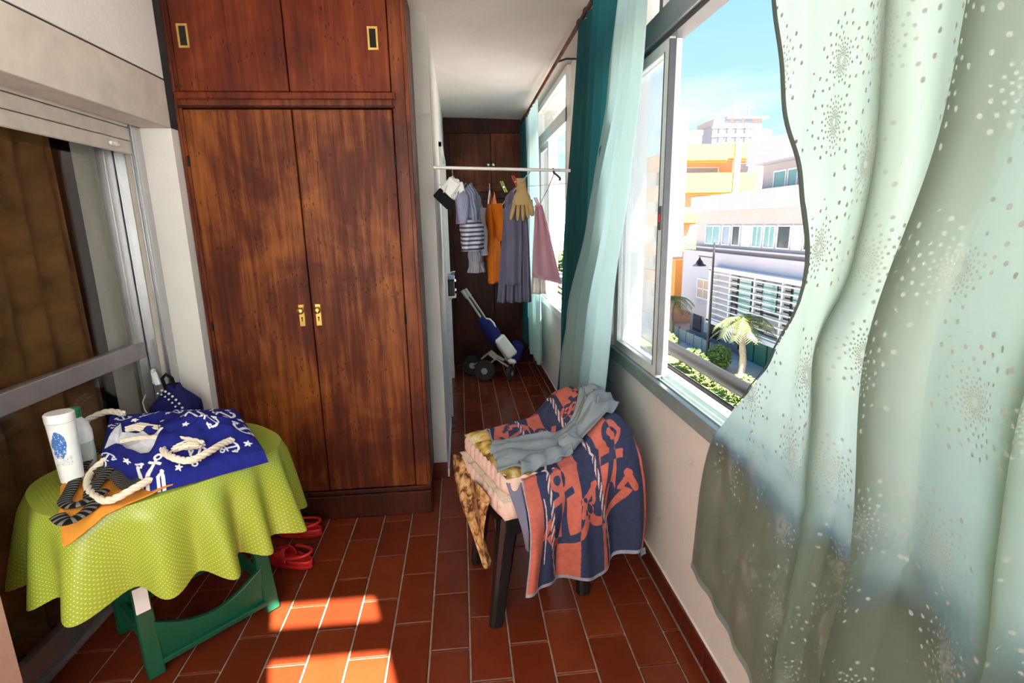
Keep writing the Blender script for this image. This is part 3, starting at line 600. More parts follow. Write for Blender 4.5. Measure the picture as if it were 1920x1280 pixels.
def garment_mesh(x, y, ztop, zbot, half, thick, ang=0., flare=.0, slope=.34, seed=1, collar=True):
    """closed tube of cloth on a hanger: half = half width along the hanger, thick = half depth"""
    ax = (math.sin(ang), math.cos(ang)); nx = (math.cos(ang), -math.sin(ang))
    def fn(u, v):
        t = 2*PI*u; c_, s_ = math.cos(t), math.sin(t)
        sg = 1 if c_ >= 0 else -1; a = sg*abs(c_)**.75
        hw = half*(1+flare*v); zt = ztop-slope*half*abs(a)*min(1, 1.0) ; z = lerp(zt, zbot, v)
        th = thick*(.35+.65*sst(0, .25, v))*(1+.35*vn(a*4+seed, v*3, seed)); b = s_*th
        b += .010*v*math.sin(a*9+seed*2+v*2); hw *= (1+.05*vn(v*4, seed, 2))
        return (x+ax[0]*a*hw+nx[0]*b, y+ax[1]*a*hw+nx[1]*b, z)
    return fn
def sleeve(parent, p, q, r0, r1, mat, seed=0):
    P = [Vector(p).lerp(Vector(q), k/6)+Vector((.006*math.sin(k*1.7+seed), 0, 0)) for k in range(7)]
    m = MB(); m.tube(P, [lerp(r0, r1, k/6)*(1+.1*math.sin(k*2+seed)) for k in range(7)], 14); m.uv = [((i % 14)/14*.3, (i//14)/6*.2) for i in range(len(m.v))]
    return obj('sleeve', m, mat, parent, smooth=60)
UVG = lambda w, h: (lambda u, v: (u*w*2, v*h))
# striped shirt with white collar, nearest on the rail
s1 = thing('striped_shirt', (-.02, 2.95, 1.36), 'navy and white striped shirt with white collar and black sleeve band', 'shirt', 'laundry on the rail')
obj('body', MB().grid(garment_mesh(.055, 3.0, 1.70, 1.48, .16, .042, .35, .0, .42, 1), 48, 20, UVG(.3, .3), cu=True), 'denim_print', s1, smooth=60, solid=.002)
obj('hem_panel', MB().grid(garment_mesh(.068, 2.99, 1.515, 1.335, .11, .048, .35, .05, .05, 2), 48, 14, UVG(.3, .2), cu=True), 'stripe_white_navy', s1, smooth=60, solid=.002)
obj('collar', MB().obox((-.022, 2.93, 1.66), (1, 0, -.15), (0, 1, 0), (.15, 0, 1), .022, .03, .055).obox((.012, 2.90, 1.625), (1, 0, .2), (0, 1, 0), (-.2, 0, 1), .026, .012, .07), 'white_cloth', s1, bevel=.006)
obj('white_sleeve', MB().obox((-.045, 2.89, 1.665), (.62, .1, .78), (0, 1, .1), (-.78, 0, .62), .052, .02, .035), 'white_cloth', s1, bevel=.008)
obj('black_band', MB().obox((-.078, 2.868, 1.61), (.70, .0, -.70), (0, 1, .1), (.70, 0, .70), .052, .022, .028), 'black_cloth', s1, bevel=.006)
hanger(s1, -.028, 2.955, 1.70, 1.765, .14, .35)
s2 = thing('thin_striped_shirt', (.09, 3.6, 1.2), 'pale blue thin striped shirt behind the collared one', 'shirt', 'laundry on the rail')
obj('body', MB().grid(garment_mesh(.115, 3.66, 1.69, 1.235, .20, .045, .10, .05, .55, 3), 48, 20, UVG(.3, .4), cu=True), 'stripe_fine', s2, smooth=60, solid=.002)
obj('tail', MB().grid(garment_mesh(.095, 3.55, 1.34, 1.165, .08, .042, .10, .1, .1, 4), 40, 12, UVG(.3, .2), cu=True), 'stripe_fine', s2, smooth=60, solid=.002)
sleeve(s2, (.15, 3.46, 1.58), (.158, 3.45, 1.28), .018, .024, 'stripe_fine', 2); hanger(s2, .09, 3.6, 1.68, 1.728, .17, .10)
s3 = thing('orange_shirt', (.21, 3.6, 1.08), 'bright orange shirt on a hanger', 'shirt', 'laundry on the rail')
obj('body', MB().grid(garment_mesh(.222, 3.62, 1.69, 1.095, .20, .042, .12, .0, .5, 5), 48, 20, UVG(.3, .5), cu=True), 'orange_cloth', s3, smooth=60, solid=.002)
sleeve(s3, (.235, 3.46, 1.60), (.292, 3.44, 1.39), .042, .055, 'orange_cloth', 3); hanger(s3, .205, 3.6, 1.665, 1.725, .17, .12)
def hung(name, pts_top, zt, zb, mat, label, cat, seed, wtop, wbot, c, nu=60, nv=30, amp=.012, waves=4, shift=0, uvs=(.5, .5), skew=(0, 0), group='laundry on the rail'):
    t = thing(name, (c[0], c[1], zb), label, cat, group)
    def fn(u, v):
        w = lerp(wtop, wbot, v**.9); x = c[0]+(u-.5)*w+shift*v; z = lerp(zt, zb, v)+(1-v)*lerp(0, skew[0], abs(u-.5)*2)+v*skew[1]*(u-.5)
        return (x, c[1]+amp*(.4+v)*math.sin(u*waves*2*PI+seed)+.006*vn(u*6, v*4, seed), z)
    obj('cloth', MB().grid(fn, nu, nv, lambda u, v: (u*uvs[0], v*uvs[1])), mat, t, smooth=70, solid=.003); return t
g1 = hung('grey_skirt', None, 1.70, .985, 'grey_blue_cloth', 'long grey blue garment pegged to the cord', 'garment', 7, .13, .22, (.350, 3.32), amp=.016, waves=4, shift=-.02, skew=(-.06, 0))
obj('front_panel', MB().grid(lambda u, v: (.265+u*.11+.005*math.sin(v*4), 3.29+.012*math.sin(u*9), lerp(1.66-.10*abs(u-1), 1.10, v)), 24, 16), 'grey_blue_cloth', g1, smooth=70, solid=.003)
for (nm, x, y, z, mt, lb) in (('clothes_peg', .345, 3.30, 1.715, 'red_peg', 'red clothes peg above the rubber glove'), ('clothes_peg', .275, 3.31, 1.685, 'green_peg', 'green clothes peg on the grey blue garment'), ('clothes_peg', .475, 3.26, 1.585, 'pink_peg', 'pink clothes peg on the mauve cloth')):
    p = thing(nm, (x, y, z-.02), lb, 'peg', 'clothes pegs')
    sgn = -.45
    for o_ in (-.006, .006): obj('jaw', MB().obox((x+o_, y, z+.012), (1, 0, -sgn), (0, 1, 0), (sgn, 0, 1), .0035, .006, .036), mt, p, bevel=.001)
    obj('spring', MB().cyl((x, y-.008, z+.01), (x, y+.008, z+.01), .005, 8), 'steel', p)
# rubber glove, fingers down
gl = thing('rubber_glove', (.375, 3.2, 1.42), 'tan rubber glove pegged upside down to the cord', 'glove', 'laundry on the rail')
gy = 3.22
def glove_fn(u, v):
    t = 2*PI*u; w = interp(v, [(0, .027), (.25, .028), (.45, .032), (.7, .050), (1, .062)]); z = lerp(1.735, 1.585, v)
    return (.372+math.cos(t)*w+.005*v, gy+math.sin(t)*(.013+.005*v)*(1-.25*sst(.85, 1, v)), z)
obj('palm', MB().grid(glove_fn, 28, 16, cu=True), 'tan_rubber', gl, smooth=60)
for (x, L, r, dx) in ((.328, .085, .012, -.024), (.353, .090, .0115, -.008), (.377, .092, .0115, .003), (.400, .080, .0115, .010), (.422, .065, .018, .016)):
    P = [(x, gy, 1.615), (x, gy, 1.59), (x+dx*.4, gy-.004, 1.585-L*.4), (x+dx*.8, gy-.006, 1.585-L*.8), (x+dx, gy-.004, 1.585-L)]
    obj('finger', MB().tube(P, [r*.9, r, r, r*.9, r*.45], 12), 'tan_rubber', gl, smooth=60)
obj('cuff_roll', MB().tube([(.372+math.cos(t)*.028, gy+math.sin(t)*.014, 1.735) for t in [2*PI*k/20 for k in range(21)]], .004, 6, False), 'tan_rubber', gl, smooth=60)
m1 = hung('mauve_cloth', None, 1.585, 1.135, 'mauve_cloth', 'mauve checked kitchen cloth with hemmed edge', 'cloth', 3, .035, .185, (.487, 3.28), amp=.008, waves=2, shift=.045, uvs=(.4, .5), skew=(0, -.05))
obj('hem', MB().grid(lambda u, v: (.532+(u-.5)*.185, 3.272+.006*math.sin(u*12), 1.145-v*.022-(u-.5)*.05), 20, 3), 'mauve_cloth', m1, smooth=70)
w0 = hung('white_rag', None, 1.59, 1.03, 'white_cloth', 'white rag with pale pink ends behind the mauve cloth', 'cloth', 5, .03, .10, (.49, 3.36), amp=.01, waves=2, shift=-.0)
# ================================================================== small black case on the passage wall
sh = thing('wall_bracket', (-.1, 4.45, .86), 'small white bracket shelf on the passage wall', 'shelf')
obj('shelf_board', MB().box(-.128, -.052, 4.25, 4.45, .90, .915), 'chalk_white', sh, bevel=.003); obj('support', MB().prism([(-.128, 4.34, .9), (-.068, 4.34, .9), (-.128, 4.34, .84)], (0, .015, 0)), 'chalk_white', sh)
bc = thing('black_case', (-.09, 4.35, .915), 'small black case with shiny clasps on the wall bracket', 'case')
obj('body', MB().box(-.124, -.062, 4.26, 4.44, .916, 1.045), 'black_plastic', bc, bevel=.006); obj('lid', MB().box(-.126, -.058, 4.255, 4.445, 1.047, 1.085), 'window_blue', bc, bevel=.006)
for zz in (.955, 1.03): obj('clasp', MB().box(-.064, -.048, 4.262, 4.30, zz, zz+.022), 'steel', bc, bevel=.002)
obj('carry_handle', MB().tube([(-.09, 4.30, 1.085), (-.085, 4.29, 1.105), (-.05, 4.28, 1.112)], .006, 8), 'steel', bc, smooth=50)
# ================================================================== green folding table with lime cloth
TC = Vector((-1.02, 1.755, 0)); TZ = .712; TR = .372
def trad(th):
    c, s_ = math.cos(th-PI/4), math.sin(th-PI/4); return (abs(c/.352)**2.8+abs(s_/.262)**2.8)**(-1/2.8)
tb = thing('folding_table', (TC.x, TC.y, 0), 'green painted wooden folding table under the lime cloth', 'table')
obj('table_top', MB().prism([(TC.x+math.cos(2*PI*k/60)*trad(2*PI*k/60)*.97, TC.y+math.sin(2*PI*k/60)*trad(2*PI*k/60)*.97, .674) for k in range(60)], (0, 0, .026)), 'green_paint', tb, smooth=40)
F1, F2 = Vector((-1.076, 1.596, 0)), Vector((-.793, 1.878, 0)); ed = (F2-F1).normalized(); en = Vector((-ed.y, ed.x, 0)); F3, F4 = F1+en*.33, F2+en*.33
for f_, tgt in ((F1, F1+en*.10+ed*.01), (F2, F2+en*.10-ed*.02), (F3, F3-en*.08), (F4, F4-en*.08)):
    top = Vector((tgt.x, tgt.y, .672)); d_ = (top-f_).normalized()
    obj('leg', MB().obox((f_+top)/2+Vector((0, 0, .004)), ed, d_.cross(ed), d_, .026, .016, (top-f_).length/2-.006), 'green_paint', tb, bevel=.004)
def board(a, b, z0, z1, dip, th, n=14):
    pts = [a+ed*0+Vector((0, 0, z0))]+[b+Vector((0, 0, z0))]
    up_ = [a.lerp(b, k/n)+Vector((0, 0, z1-dip*math.sin(PI*k/n))) for k in range(n, -1, -1)]
    return MB().prism(pts+up_, en*th)
obj('stretcher_board', board(F1+ed*.02+en*.005, F2-ed*.02+en*.005, .045, .20, .075, .018), 'green_paint', tb, bevel=.002)
obj('stretcher_ledge', MB().bar(F1+en*.0+ed*.02+Vector((0, 0, .055)), F2+en*.0-ed*.02+Vector((0, 0, .055)), .03, .018), 'green_paint', tb, bevel=.002)
obj('side_stretcher', MB().bar(F1+en*.02+Vector((0, 0, .12)), F3-en*.02+Vector((0, 0, .12)), .02, .04), 'green_paint', tb, bevel=.002); obj('side_stretcher', MB().bar(F2+en*.02+Vector((0, 0, .12)), F4-en*.02+Vector((0, 0, .12)), .02, .04), 'green_paint', tb, bevel=.002)
obj('back_stretcher', MB().bar(F3+Vector((0, 0, .12)), F4+Vector((0, 0, .12)), .02, .05), 'green_paint', tb, bevel=.002)
obj('paper_tag', MB().obox((-1.066, 1.578, .315), ed, en, (0, 0, 1), .020, .0012, .045), 'white_plastic', tb)
tcl = thing('tablecloth', (TC.x, TC.y, .43), 'lime green oilcloth with small pale dots over the round table', 'tablecloth')
def tc_fn(u, v):
    th = 2*PI*u
    if v < .45: r = trad(th)*(v/.45); z = TZ+.0015*vn(math.cos(th)*r*14+5, math.sin(th)*r*14, 1)
    else:
        t = (v-.45)/.55; ph = 14*th+1.1*math.sin(2*th+.6)+.9*math.sin(3*th); wv = math.sin(ph); wv2 = math.sin(ph*.5+1.3)
        r = trad(th)+.010*min(1, t*6)+(.036+.034*wv+.016*wv2)*t**.85; drop = .280+.016*wv+.022*math.sin(2*th+2.4)
        z = TZ-drop*t
    x, y = TC.x+math.cos(th)*r, TC.y+math.sin(th)*r
    return (max(x, -1.404), y, z)
def tc_uv(u, v):
    th = 2*PI*u; r = trad(th)*(v/.45) if v < .45 else TR+.29*(v-.45)/.55
    if v < .45: return (math.cos(th)*r, math.sin(th)*r)
    return (th*.42+3, r)
obj('top', MB().grid(lambda u, v: tc_fn(u, v*.45), 160, 16, lambda u, v: tc_uv(u, v*.45), cu=True), 'lime_oilcloth', tcl, smooth=70)
obj('drop', MB().grid(lambda u, v: tc_fn(u, .45+v*.55), 420, 26, lambda u, v: tc_uv(u, .45+v*.55)), 'lime_oilcloth', tcl, smooth=70)
# prints ------------------------------------------------------------
def seg_d(px, py, ax, ay, bx, by):
    dx, dy = bx-ax, by-ay; t = max(0, min(1, ((px-ax)*dx+(py-ay)*dy)/(dx*dx+dy*dy))); return math.hypot(px-ax-dx*t, py-ay-dy*t)
def anchor(x, y):
    if abs(x) > .5 or abs(y) > .62: return False
    if abs(math.hypot(x, y-.44)-.10) < .038: return True
    if abs(x) < .05 and -.46 < y < .35: return True
    if abs(y-.22) < .045 and abs(x) < .20: return True
    r = math.hypot(x, y+.08); a = math.atan2(y+.08, x)
    if abs(r-.36) < .055 and -PI+.25 < a < -.25: return True
    for s_ in (-1, 1):
        ax_, ay_ = s_*.36, -.10
        if seg_d(x, y, ax_+s_*.08, ay_-.05, ax_-s_*.06, ay_+.12) < .045 or seg_d(x, y, ax_-s_*.10, ay_-.06, ax_-s_*.02, ay_+.12) < .035: return True
    return False
def star(x, y):
    r = math.hypot(x, y); a = math.atan2(y, x); k = (a/(2*PI)*5) % 1; return r < lerp(1, .42, 1-abs(2*k-1))
def in_poly(x, y, P):
    c = False; j = len(P)-1
    for i in range(len(P)):
        if (P[i][1] > y) != (P[j][1] > y) and x < (P[j][0]-P[i][0])*(y-P[i][1])/(P[j][1]-P[i][1])+P[i][0]: c = not c
        j = i
    return c
# anchor beach bag ---------------------------------------------------
BA, BB, BC_, BD, BE = Vector((-1.27, 1.905, .832)), Vector((-.897, 2.029, .795)), Vector((-.673, 1.69, .758)), Vector((-1.18, 1.685, .756)), Vector((-.935, 1.515, .758))
LIN = [(0, .78), (.03, .45), (.10, .20), (.13, .45), (.28, .50), (.43, .58), (.36, .72), (.27, .80), (.17, .76), (.09, .66)]
def bag_xy(s, t):
    back = BA.lerp(BB, s)
    q = BD.lerp(BE, s/.32) if s < .32 else BE.lerp(BC_, (s-.32)/.68)
    return back.lerp(q, t)
def bag_in(s, t):
    d = 9
    for i in range(len(LIN)): a, b = LIN[i], LIN[(i+1) % len(LIN)]; d = min(d, seg_d(s, t, *a, *b))
    return d if in_poly(s, t, LIN) else -d
def bag_fn(u, v):
    S, T = lerp(-.07, 1.07, u), lerp(-.07, 1.07, v); s, t = max(0, min(1, S)), max(0, min(1, T)); p = bag_xy(s, t).copy()
    puff = (max(0, math.sin(PI*s))**.6)*(max(0, math.sin(PI*t))**.6)
    p.z += .036*puff+.020*vn(s*5, t*4, 3)*puff+.016*(1-abs(math.sin(s*5.5+t*8+1.1*vn(s*3, t*3, 2)))**.6)*puff+.011*vn(s*13, t*11, 8)*puff+.018*(1-abs(math.sin(s*4-t*6+1))**.5)*puff*sst(.40, .65, s)
    p.z += .030*sst(.52, .58, t+.15*(s-.4))*sst(.28, .42, s)*sst(.92, .7, t)*puff
    di = bag_in(s, t); p.z -= .030*sst(0, .06, di)
    out = max(abs(S-s), abs(T-t))/.07
    if out > 0: p.z = lerp(p.z, TZ+.004, out**.8); c = bag_xy(.5, .5); p.x += (p.x-c.x)*.035*out; p.y += (p.y-c.y)*.035*out
    return p
ANC = [(.30, .06, .085, 2.5), (.63, .36, .10, .85), (.86, .27, .095, .6), (.74, .05, .075, 2.2), (.95, .66, .085, -.8), (.72, .64, .06, 1.0), (.33, .94, .095, -.5), (.04, .93, .07, 2.9), (.10, .08, .07, .3), (.60, .90, .07, 2.7), (.52, .10, .05, .4), (.05, .30, .06, 1.2), (.80, .90, .06, 1.9)]
STA = [(.20, .22, .016), (.45, .18, .013), (.62, .10, .015), (.92, .10, .014), (.97, .38, .015), (.56, .62, .013), (.84, .55, .012), (.74, .88, .016), (.92, .88, .015), (.18, .92, .014), (.48, .97, .012), (.40, .28, .010)]
def bag_col(u, v):
    s, t = max(0, min(1, lerp(-.07, 1.07, u))), max(0, min(1, lerp(-.07, 1.07, v)))
    di = bag_in(s, t)
    if di > 0: return (.70, .72, .80) if di > .008 else (.01, .015, .06)
    W, H = .48, .42
    for (a, b, sz, r) in ANC:
        dx, dy = (s-a)*W, (b-t)*H; c, q = math.cos(r), math.sin(r)
        if abs(dx) < sz and abs(dy) < sz and anchor((dx*c+dy*q)/sz, (-dx*q+dy*c)/sz): return (.86, .88, .92)
    for (a, b, sz) in STA:
        if star((s-a)*W/sz, (b-t)*H/sz): return (.86, .88, .92)
    return (.012, .018, .20)
bag = thing('beach_bag', (-1.0, 1.76, TZ), 'navy beach bag printed with white anchors lying open on the table', 'bag')
obj('fabric', MB().grid(bag_fn, 400, 350, None, bag_col), 'printed_cloth', bag, smooth=80)
def rope(name, P, r, parent, n=60):
    P = [Vector(p) for p in P]; pts = []
    for i in range(len(P)-1):
        p0, p1, p2, p3 = P[max(i-1, 0)], P[i], P[i+1], P[min(i+2, len(P)-1)]
        for k in range(8):
            t = k/8; pts.append(.5*((2*p1)+(p2-p0)*t+(2*p0-5*p1+4*p2-p3)*t*t+(3*p1-p0-3*p2+p3)*t**3))
    pts.append(P[-1]); m = MB()
    for st in range(3):
        sp_ = []
        for i, p in enumerate(pts):
            tg = (pts[min(i+1, len(pts)-1)]-pts[max(i-1, 0)]).normalized(); a = tg.cross(Vector((0, 0, 1)))
            a = a.normalized() if a.length > .05 else Vector((1, 0, 0)); b = tg.cross(a); an = i*.75+st*2*PI/3
            sp_.append(p+(a*math.cos(an)+b*math.sin(an))*r*.5)
        m.tube(sp_, r*.62, 8)
    return obj(name, m, 'rope_cotton', parent, smooth=60)
rope('rope_handle', [(-1.22, 1.70, .775), (-1.28, 1.735, .792), (-1.32, 1.80, .81), (-1.325, 1.87, .83), (-1.28, 1.91, .845), (-1.22, 1.90, .838)], .0105, bag)
rope('rope_handle', [(-1.115, 1.70, .765), (-1.16, 1.69, .757), (-1.175, 1.64, .742), (-1.14, 1.56, .738), (-1.07, 1.475, .740), (-1.0, 1.435, .742), (-.955, 1.475, .755), (-.935, 1.515, .76)], .0105, bag)
rope('rope_handle', [(-.975, 1.67, .805), (-.93, 1.60, .806), (-.875, 1.555, .803), (-.83, 1.545, .800), (-.80, 1.59, .803), (-.785, 1.65, .803), (-.77, 1.69, .80)], .0105, bag)
rope('rope_handle', [(-1.115, 1.70, .812), (-1.06, 1.695, .822), (-.985, 1.675, .828), (-.90, 1.665, .822), (-.84, 1.65, .812)], .0075, bag)
def tassel(c, ax, n=26, L=.06):
    m = MB(); ax = Vector(ax).normalized()
    for k in range(n):
        o_ = Vector((random.uniform(-1, 1), random.uniform(-1, 1), random.uniform(-.3, .8)))*.014; d_ = ax*L*random.uniform(.7, 1.1)+Vector((random.uniform(-1, 1), random.uniform(-1, 1), 0))*.012
        m.tube([Vector(c)+o_, Vector(c)+o_+d_*.5+Vector((0, 0, .006)), Vector(c)+o_+d_], .0035, 5)
    return m
obj('rope_tassel', tassel((-1.12, 1.765, .828), (.9, -.1, 0), 34, .075), 'rope_cotton', bag, smooth=60); obj('rope_tassel', tassel((-.905, 1.62, .805), (.7, .2, 0), 34, .055), 'rope_cotton', bag, smooth=60)
# mustard cloth under the bag, hanging a little over the edge
MU = [Vector((-1.31, 1.70, 0)), Vector((-1.06, 1.325, 0)), Vector((-.84, 1.60, 0)), Vector((-1.12, 1.86, 0))]
def mus_fn(u, v):
    p = MU[0].lerp(MU[1], u).lerp(MU[3].lerp(MU[2], u), v); p = p.copy(); r = math.hypot(p.x-TC.x, p.y-TC.y)
    z = TZ+.008+.010*abs(vn(u*6, v*7, 2))+.016*(1-abs(math.sin(u*8+v*5))**.6)*sst(.5, .1, v)+.010*sst(.25, 0, u)*abs(math.sin(v*11))
    ra_ = trad(math.atan2(p.y-TC.y, p.x-TC.x))+.012
    if r > ra_: z -= min(.05, (r-ra_)*.7)
    return (p.x, p.y, z)
obj('mustard_cloth', MB().grid(mus_fn, 60, 50), 'mustard_cloth', smooth=70, solid=.004, label='mustard orange cloth folded under the anchor bag', cat='cloth')
def ribbon(P, w, n=10, lift=.0, parent=None):
    P = [Vector(p) for p in P]; pts = []
    for i in range(len(P)-1):
        p0, p1, p2, p3 = P[max(i-1, 0)], P[i], P[i+1], P[min(i+2, len(P)-1)]
        for k in range(n): t = k/n; pts.append(.5*((2*p1)+(p2-p0)*t+(2*p0-5*p1+4*p2-p3)*t*t+(3*p1-p0-3*p2+p3)*t**3))
    pts.append(P[-1]); L = [0]
    for a, b in zip(pts, pts[1:]): L.append(L[-1]+(b-a).length)
    N_ = len(pts)-1
    def fn(u, v):
        i = min(N_, int(round(u*N_))); tg = (pts[min(i+1, N_)]-pts[max(i-1, 0)]); sd_ = Vector((-tg.y, tg.x, 0)).normalized(); return pts[i]+sd_*w*(v-.5)+Vector((0, 0, .004*math.sin(v*PI)))
    return MB().grid(fn, N_, 4, lambda u, v: (L[min(N_, int(round(u*N_)))], v*w))
stp = thing('striped_garment', (-1.14, 1.6, TZ+.012), 'black and grey striped top with straps beside the bag', 'garment')
zz = TZ+.026
obj('strap', ribbon([(-1.24, 1.76, zz+.02), (-1.22, 1.66, zz+.008), (-1.165, 1.53, zz), (-1.125, 1.445, zz), (-1.08, 1.43, zz), (-1.05, 1.50, zz+.004)], .032), 'strap_stripe', stp, smooth=70, solid=.003)
obj('strap', ribbon([(-1.13, 1.70, zz+.012), (-1.12, 1.60, zz+.004), (-1.09, 1.50, zz+.002), (-1.04, 1.42, zz-.004), (-1.06, 1.36, zz-.012), (-1.10, 1.38, zz-.004)], .036), 'strap_stripe', stp, smooth=70, solid=.003)
obj('cloth', MB().grid(lambda u, v: (lerp(-1.20, -.98, u)+.06*v, lerp(1.70, 1.54, u)-.05+.10*v, zz+.002+.008*math.sin(u*14+v*5)), 40, 20, lambda u, v: (u*.5, v*.3)), 'strap_stripe', stp, smooth=70, solid=.003)
# bottles on the table ------------------------------------------------
bo = thing('white_bottle', (-1.205, 1.60, TZ), 'white plastic tube bottle with blue label print on the table', 'bottle')
bx0 = (-1.208, 1.60, TZ+.022)
obj('body', MB().lathe([(.020, 0), (.029, .002), (.030, .02), (.0335, .12), (.036, .185), (.0365, .19)], bx0, 32), 'white_plastic', bo, smooth=35)
obj('cap', MB().lathe([(.037, .191), (.0375, .193), (.0375, .214), (.034, .218)], bx0, 32), 'white_plastic', bo, smooth=35)
def lab(u, v):
    a = lerp(-2.05, -.65, u); z = lerp(.06, .175, v); R_ = lerp(.0315, .0360, (z-.02)/.165)+.0006
    return (bx0[0]+math.cos(a)*R_, bx0[1]+math.sin(a)*R_, bx0[2]+z)
def labcol(u, v):
    d = ((u-.45)/.42)**2+((v-.58)/.40)**2+.3*vn(u*7, v*9, 5)
    if d < .8: return (.06, .17, .48) if vn(u*16, v*40, 3) > -.5 else (.5, .6, .8)
    if v < .25 and vn(u*40, v*60, 9) > .45: return (.35, .4, .45)
    return (.84, .85, .85)
obj('label_print', MB().grid(lab, 70, 60, None, labcol), 'printed_cloth', bo, smooth=60)
b2 = thing('green_cap_bottle', (-1.25, 1.715, TZ), 'translucent white bottle with green cap behind the white tube', 'bottle')
obj('body', MB().lathe([(.022, .0), (.034, .003), (.036, .02), (.036, .12), (.030, .15), (.018, .165), (.016, .175)], (-1.25, 1.715, TZ+.012), 28), 'clear_plastic', b2, smooth=35)
obj('shoulder', MB().lathe([(.0365, .09), (.037, .12), (.031, .15), (.019, .166), (.017, .17)], (-1.25, 1.715, TZ+.012), 28), 'white_plastic', b2, smooth=35)
obj('cap', MB().lathe([(.018, .172), (.0185, .174), (.0185, .200), (.015, .204)], (-1.25, 1.715, TZ+.012), 24), 'green_cap', b2, smooth=35)
ps = obj('peach_sachet', MB().grid(lambda u, v: (-1.27+.10*u, 1.655-.05*u+.035*v, TZ+.014+.016*math.sin(u*PI)*math.sin(v*PI)), 20, 12), 'orange_light', smooth=70, solid=.003, label='small orange cloth scrap at the foot of the white bottle', cat='cloth')
# navy dotted backpack behind the table -------------------------------
bk = thing('backpack', (-1.30, 2.31, 0), 'navy backpack with white dotted trim behind the table', 'backpack')
def pack(cx, cy, hw, hd, z0, z1, seed):
    def fn(u, v):
        t = 2*PI*u; c, s_ = math.cos(t), math.sin(t); q = 4; rr = (abs(c)**q+abs(s_)**q)**(-1/q)
        e_ = sst(0, .08, v)*(1-.75*sst(.80, 1.0, v)**2); k = .55+.45*e_ if v < .9 else e_
        return (cx+c*rr*hw*k+.006*vn(u*9, v*6, seed), cy+s_*rr*hd*k+.02*(v-.5), lerp(z0, z1, v)-.02*(1-k))
    return fn
obj('body', MB().grid(pack(-1.275, 2.325, .088, .07, .005, .835, 3), 48, 40, cu=True), 'navy_cloth', bk, smooth=60)
obj('front_pocket', MB().grid(pack(-1.245, 2.25, .06, .03, .42, .70, 5), 40, 20, cu=True), 'navy_cloth', bk, smooth=60)
tr_ = []
for k in range(15):
    a = k/14; tr_.append((-1.275+.082*math.sin(a*1.5), 2.262-.0*a, .84-.17*a**1.6))
trim = MB()
for k in range(12):
    a = k/11; c = Vector((-1.285+.100*math.sin(a*1.45), 2.262, .812-.20*a**1.5)); trim.lathe([(.001, -.004), (.005, -.002), (.005, .002), (.001, .004)], c, 8, (0, -1, 0)); trim.lathe([(.001, -.004), (.004, -.002), (.004, .002), (.001, .004)], c+Vector((-.016, -.002, -.012)), 8, (0, -1, 0))
obj('dotted_trim', trim, 'white_plastic', bk); obj('top_loop', MB().tube([(-1.30, 2.32, .80), (-1.305, 2.315, .85), (-1.285, 2.31, .87), (-1.265, 2.315, .85), (-1.26, 2.32, .80)], .007, 8), 'black_cloth', bk, smooth=60)
obj('white_clip', MB().obox((-1.322, 2.30, .855), (1, 0, .2), (0, 1, 0), (-.2, 0, 1), .011, .008, .030), 'white_plastic', bk, bevel=.004)
obj('cord', MB().tube([(-1.345, 2.25, .80), (-1.36, 2.245, .77), (-1.355, 2.245, .73), (-1.335, 2.245, .70)], .003, 6), 'rope_cotton', bk, smooth=60)
# ================================================================== red clogs
def clog(loc, rz, label):
    t = thing('clog', loc, label, 'clog', 'red clogs by the wardrobe'); c, s_ = math.cos(rz), math.sin(rz)
    def X(x, y, z): return (loc[0]+x*c-y*s_, loc[1]+x*s_+y*c, loc[2]+z)
    def outline(a): # closed foot outline: toe at +y
        y = math.sin(a); w = .043+.010*y-.006*math.cos(2*a); return (math.cos(a)*w, y*.115)
    def sole(u, v):
        x, y = outline(2*PI*u); k = [.0, .93, 1.0, 1.03, 1.0, .94, 0][min(6, int(round(v*6)))]; z = [.002, .002, .006, .016, .026, .028, .022][min(6, int(round(v*6)))]; return X(x*k, y*k, z+.006*(y > .07)*(y-.07)/.045)
    obj('sole', MB().grid(sole, 40, 6, cu=True), 'red_foam', t, smooth=50)
    def upper(u, v):
        a = lerp(-.12, PI+.12, u); x, y = outline(a); k = math.cos(v*PI/2*.98); yc = .005; return X(x*(.35+.65*k), yc+(y-yc)*(.15+.85*k) if y > yc else y+.03*v, .024+.058*math.sin(v*PI/2)*(1-.25*max(0, y)/.115))
    obj('upper', MB().grid(upper, 36, 12), 'red_foam', t, smooth=60, solid=.005)
    def wall(u, v):
        a = lerp(PI+.1, 2*PI-.1, u); x, y = outline(a); return X(x*1.0, y*1.0, lerp(.024, .045, v))
    obj('heel_wall', MB().grid(wall, 24, 3), 'red_foam', t, smooth=60, solid=.006)
    P = [X(.050*math.cos(a), -.118*abs(math.sin(a))**.8+.005, .062+.018*math.sin(a)) for a in [PI*k/16 for k in range(17)]]
    obj('heel_strap', MB().tube(P, .0065, 8), 'red_foam', t, smooth=60)
    for sx in (-1, 1): obj('rivet', MB().lathe([(.008, 0), (.008, .004), (.004, .007)], X(sx*.047, .006, .060), 12, (sx*c, sx*s_, 0)), 'black_plastic', t)
clog((-.815, 2.175, 0), 1.15, 'red plastic clog on the tiles nearest the sunlit patch'); clog((-.845, 2.41, 0), 1.35, 'red plastic clog half hidden under the tablecloth by the wardrobe')
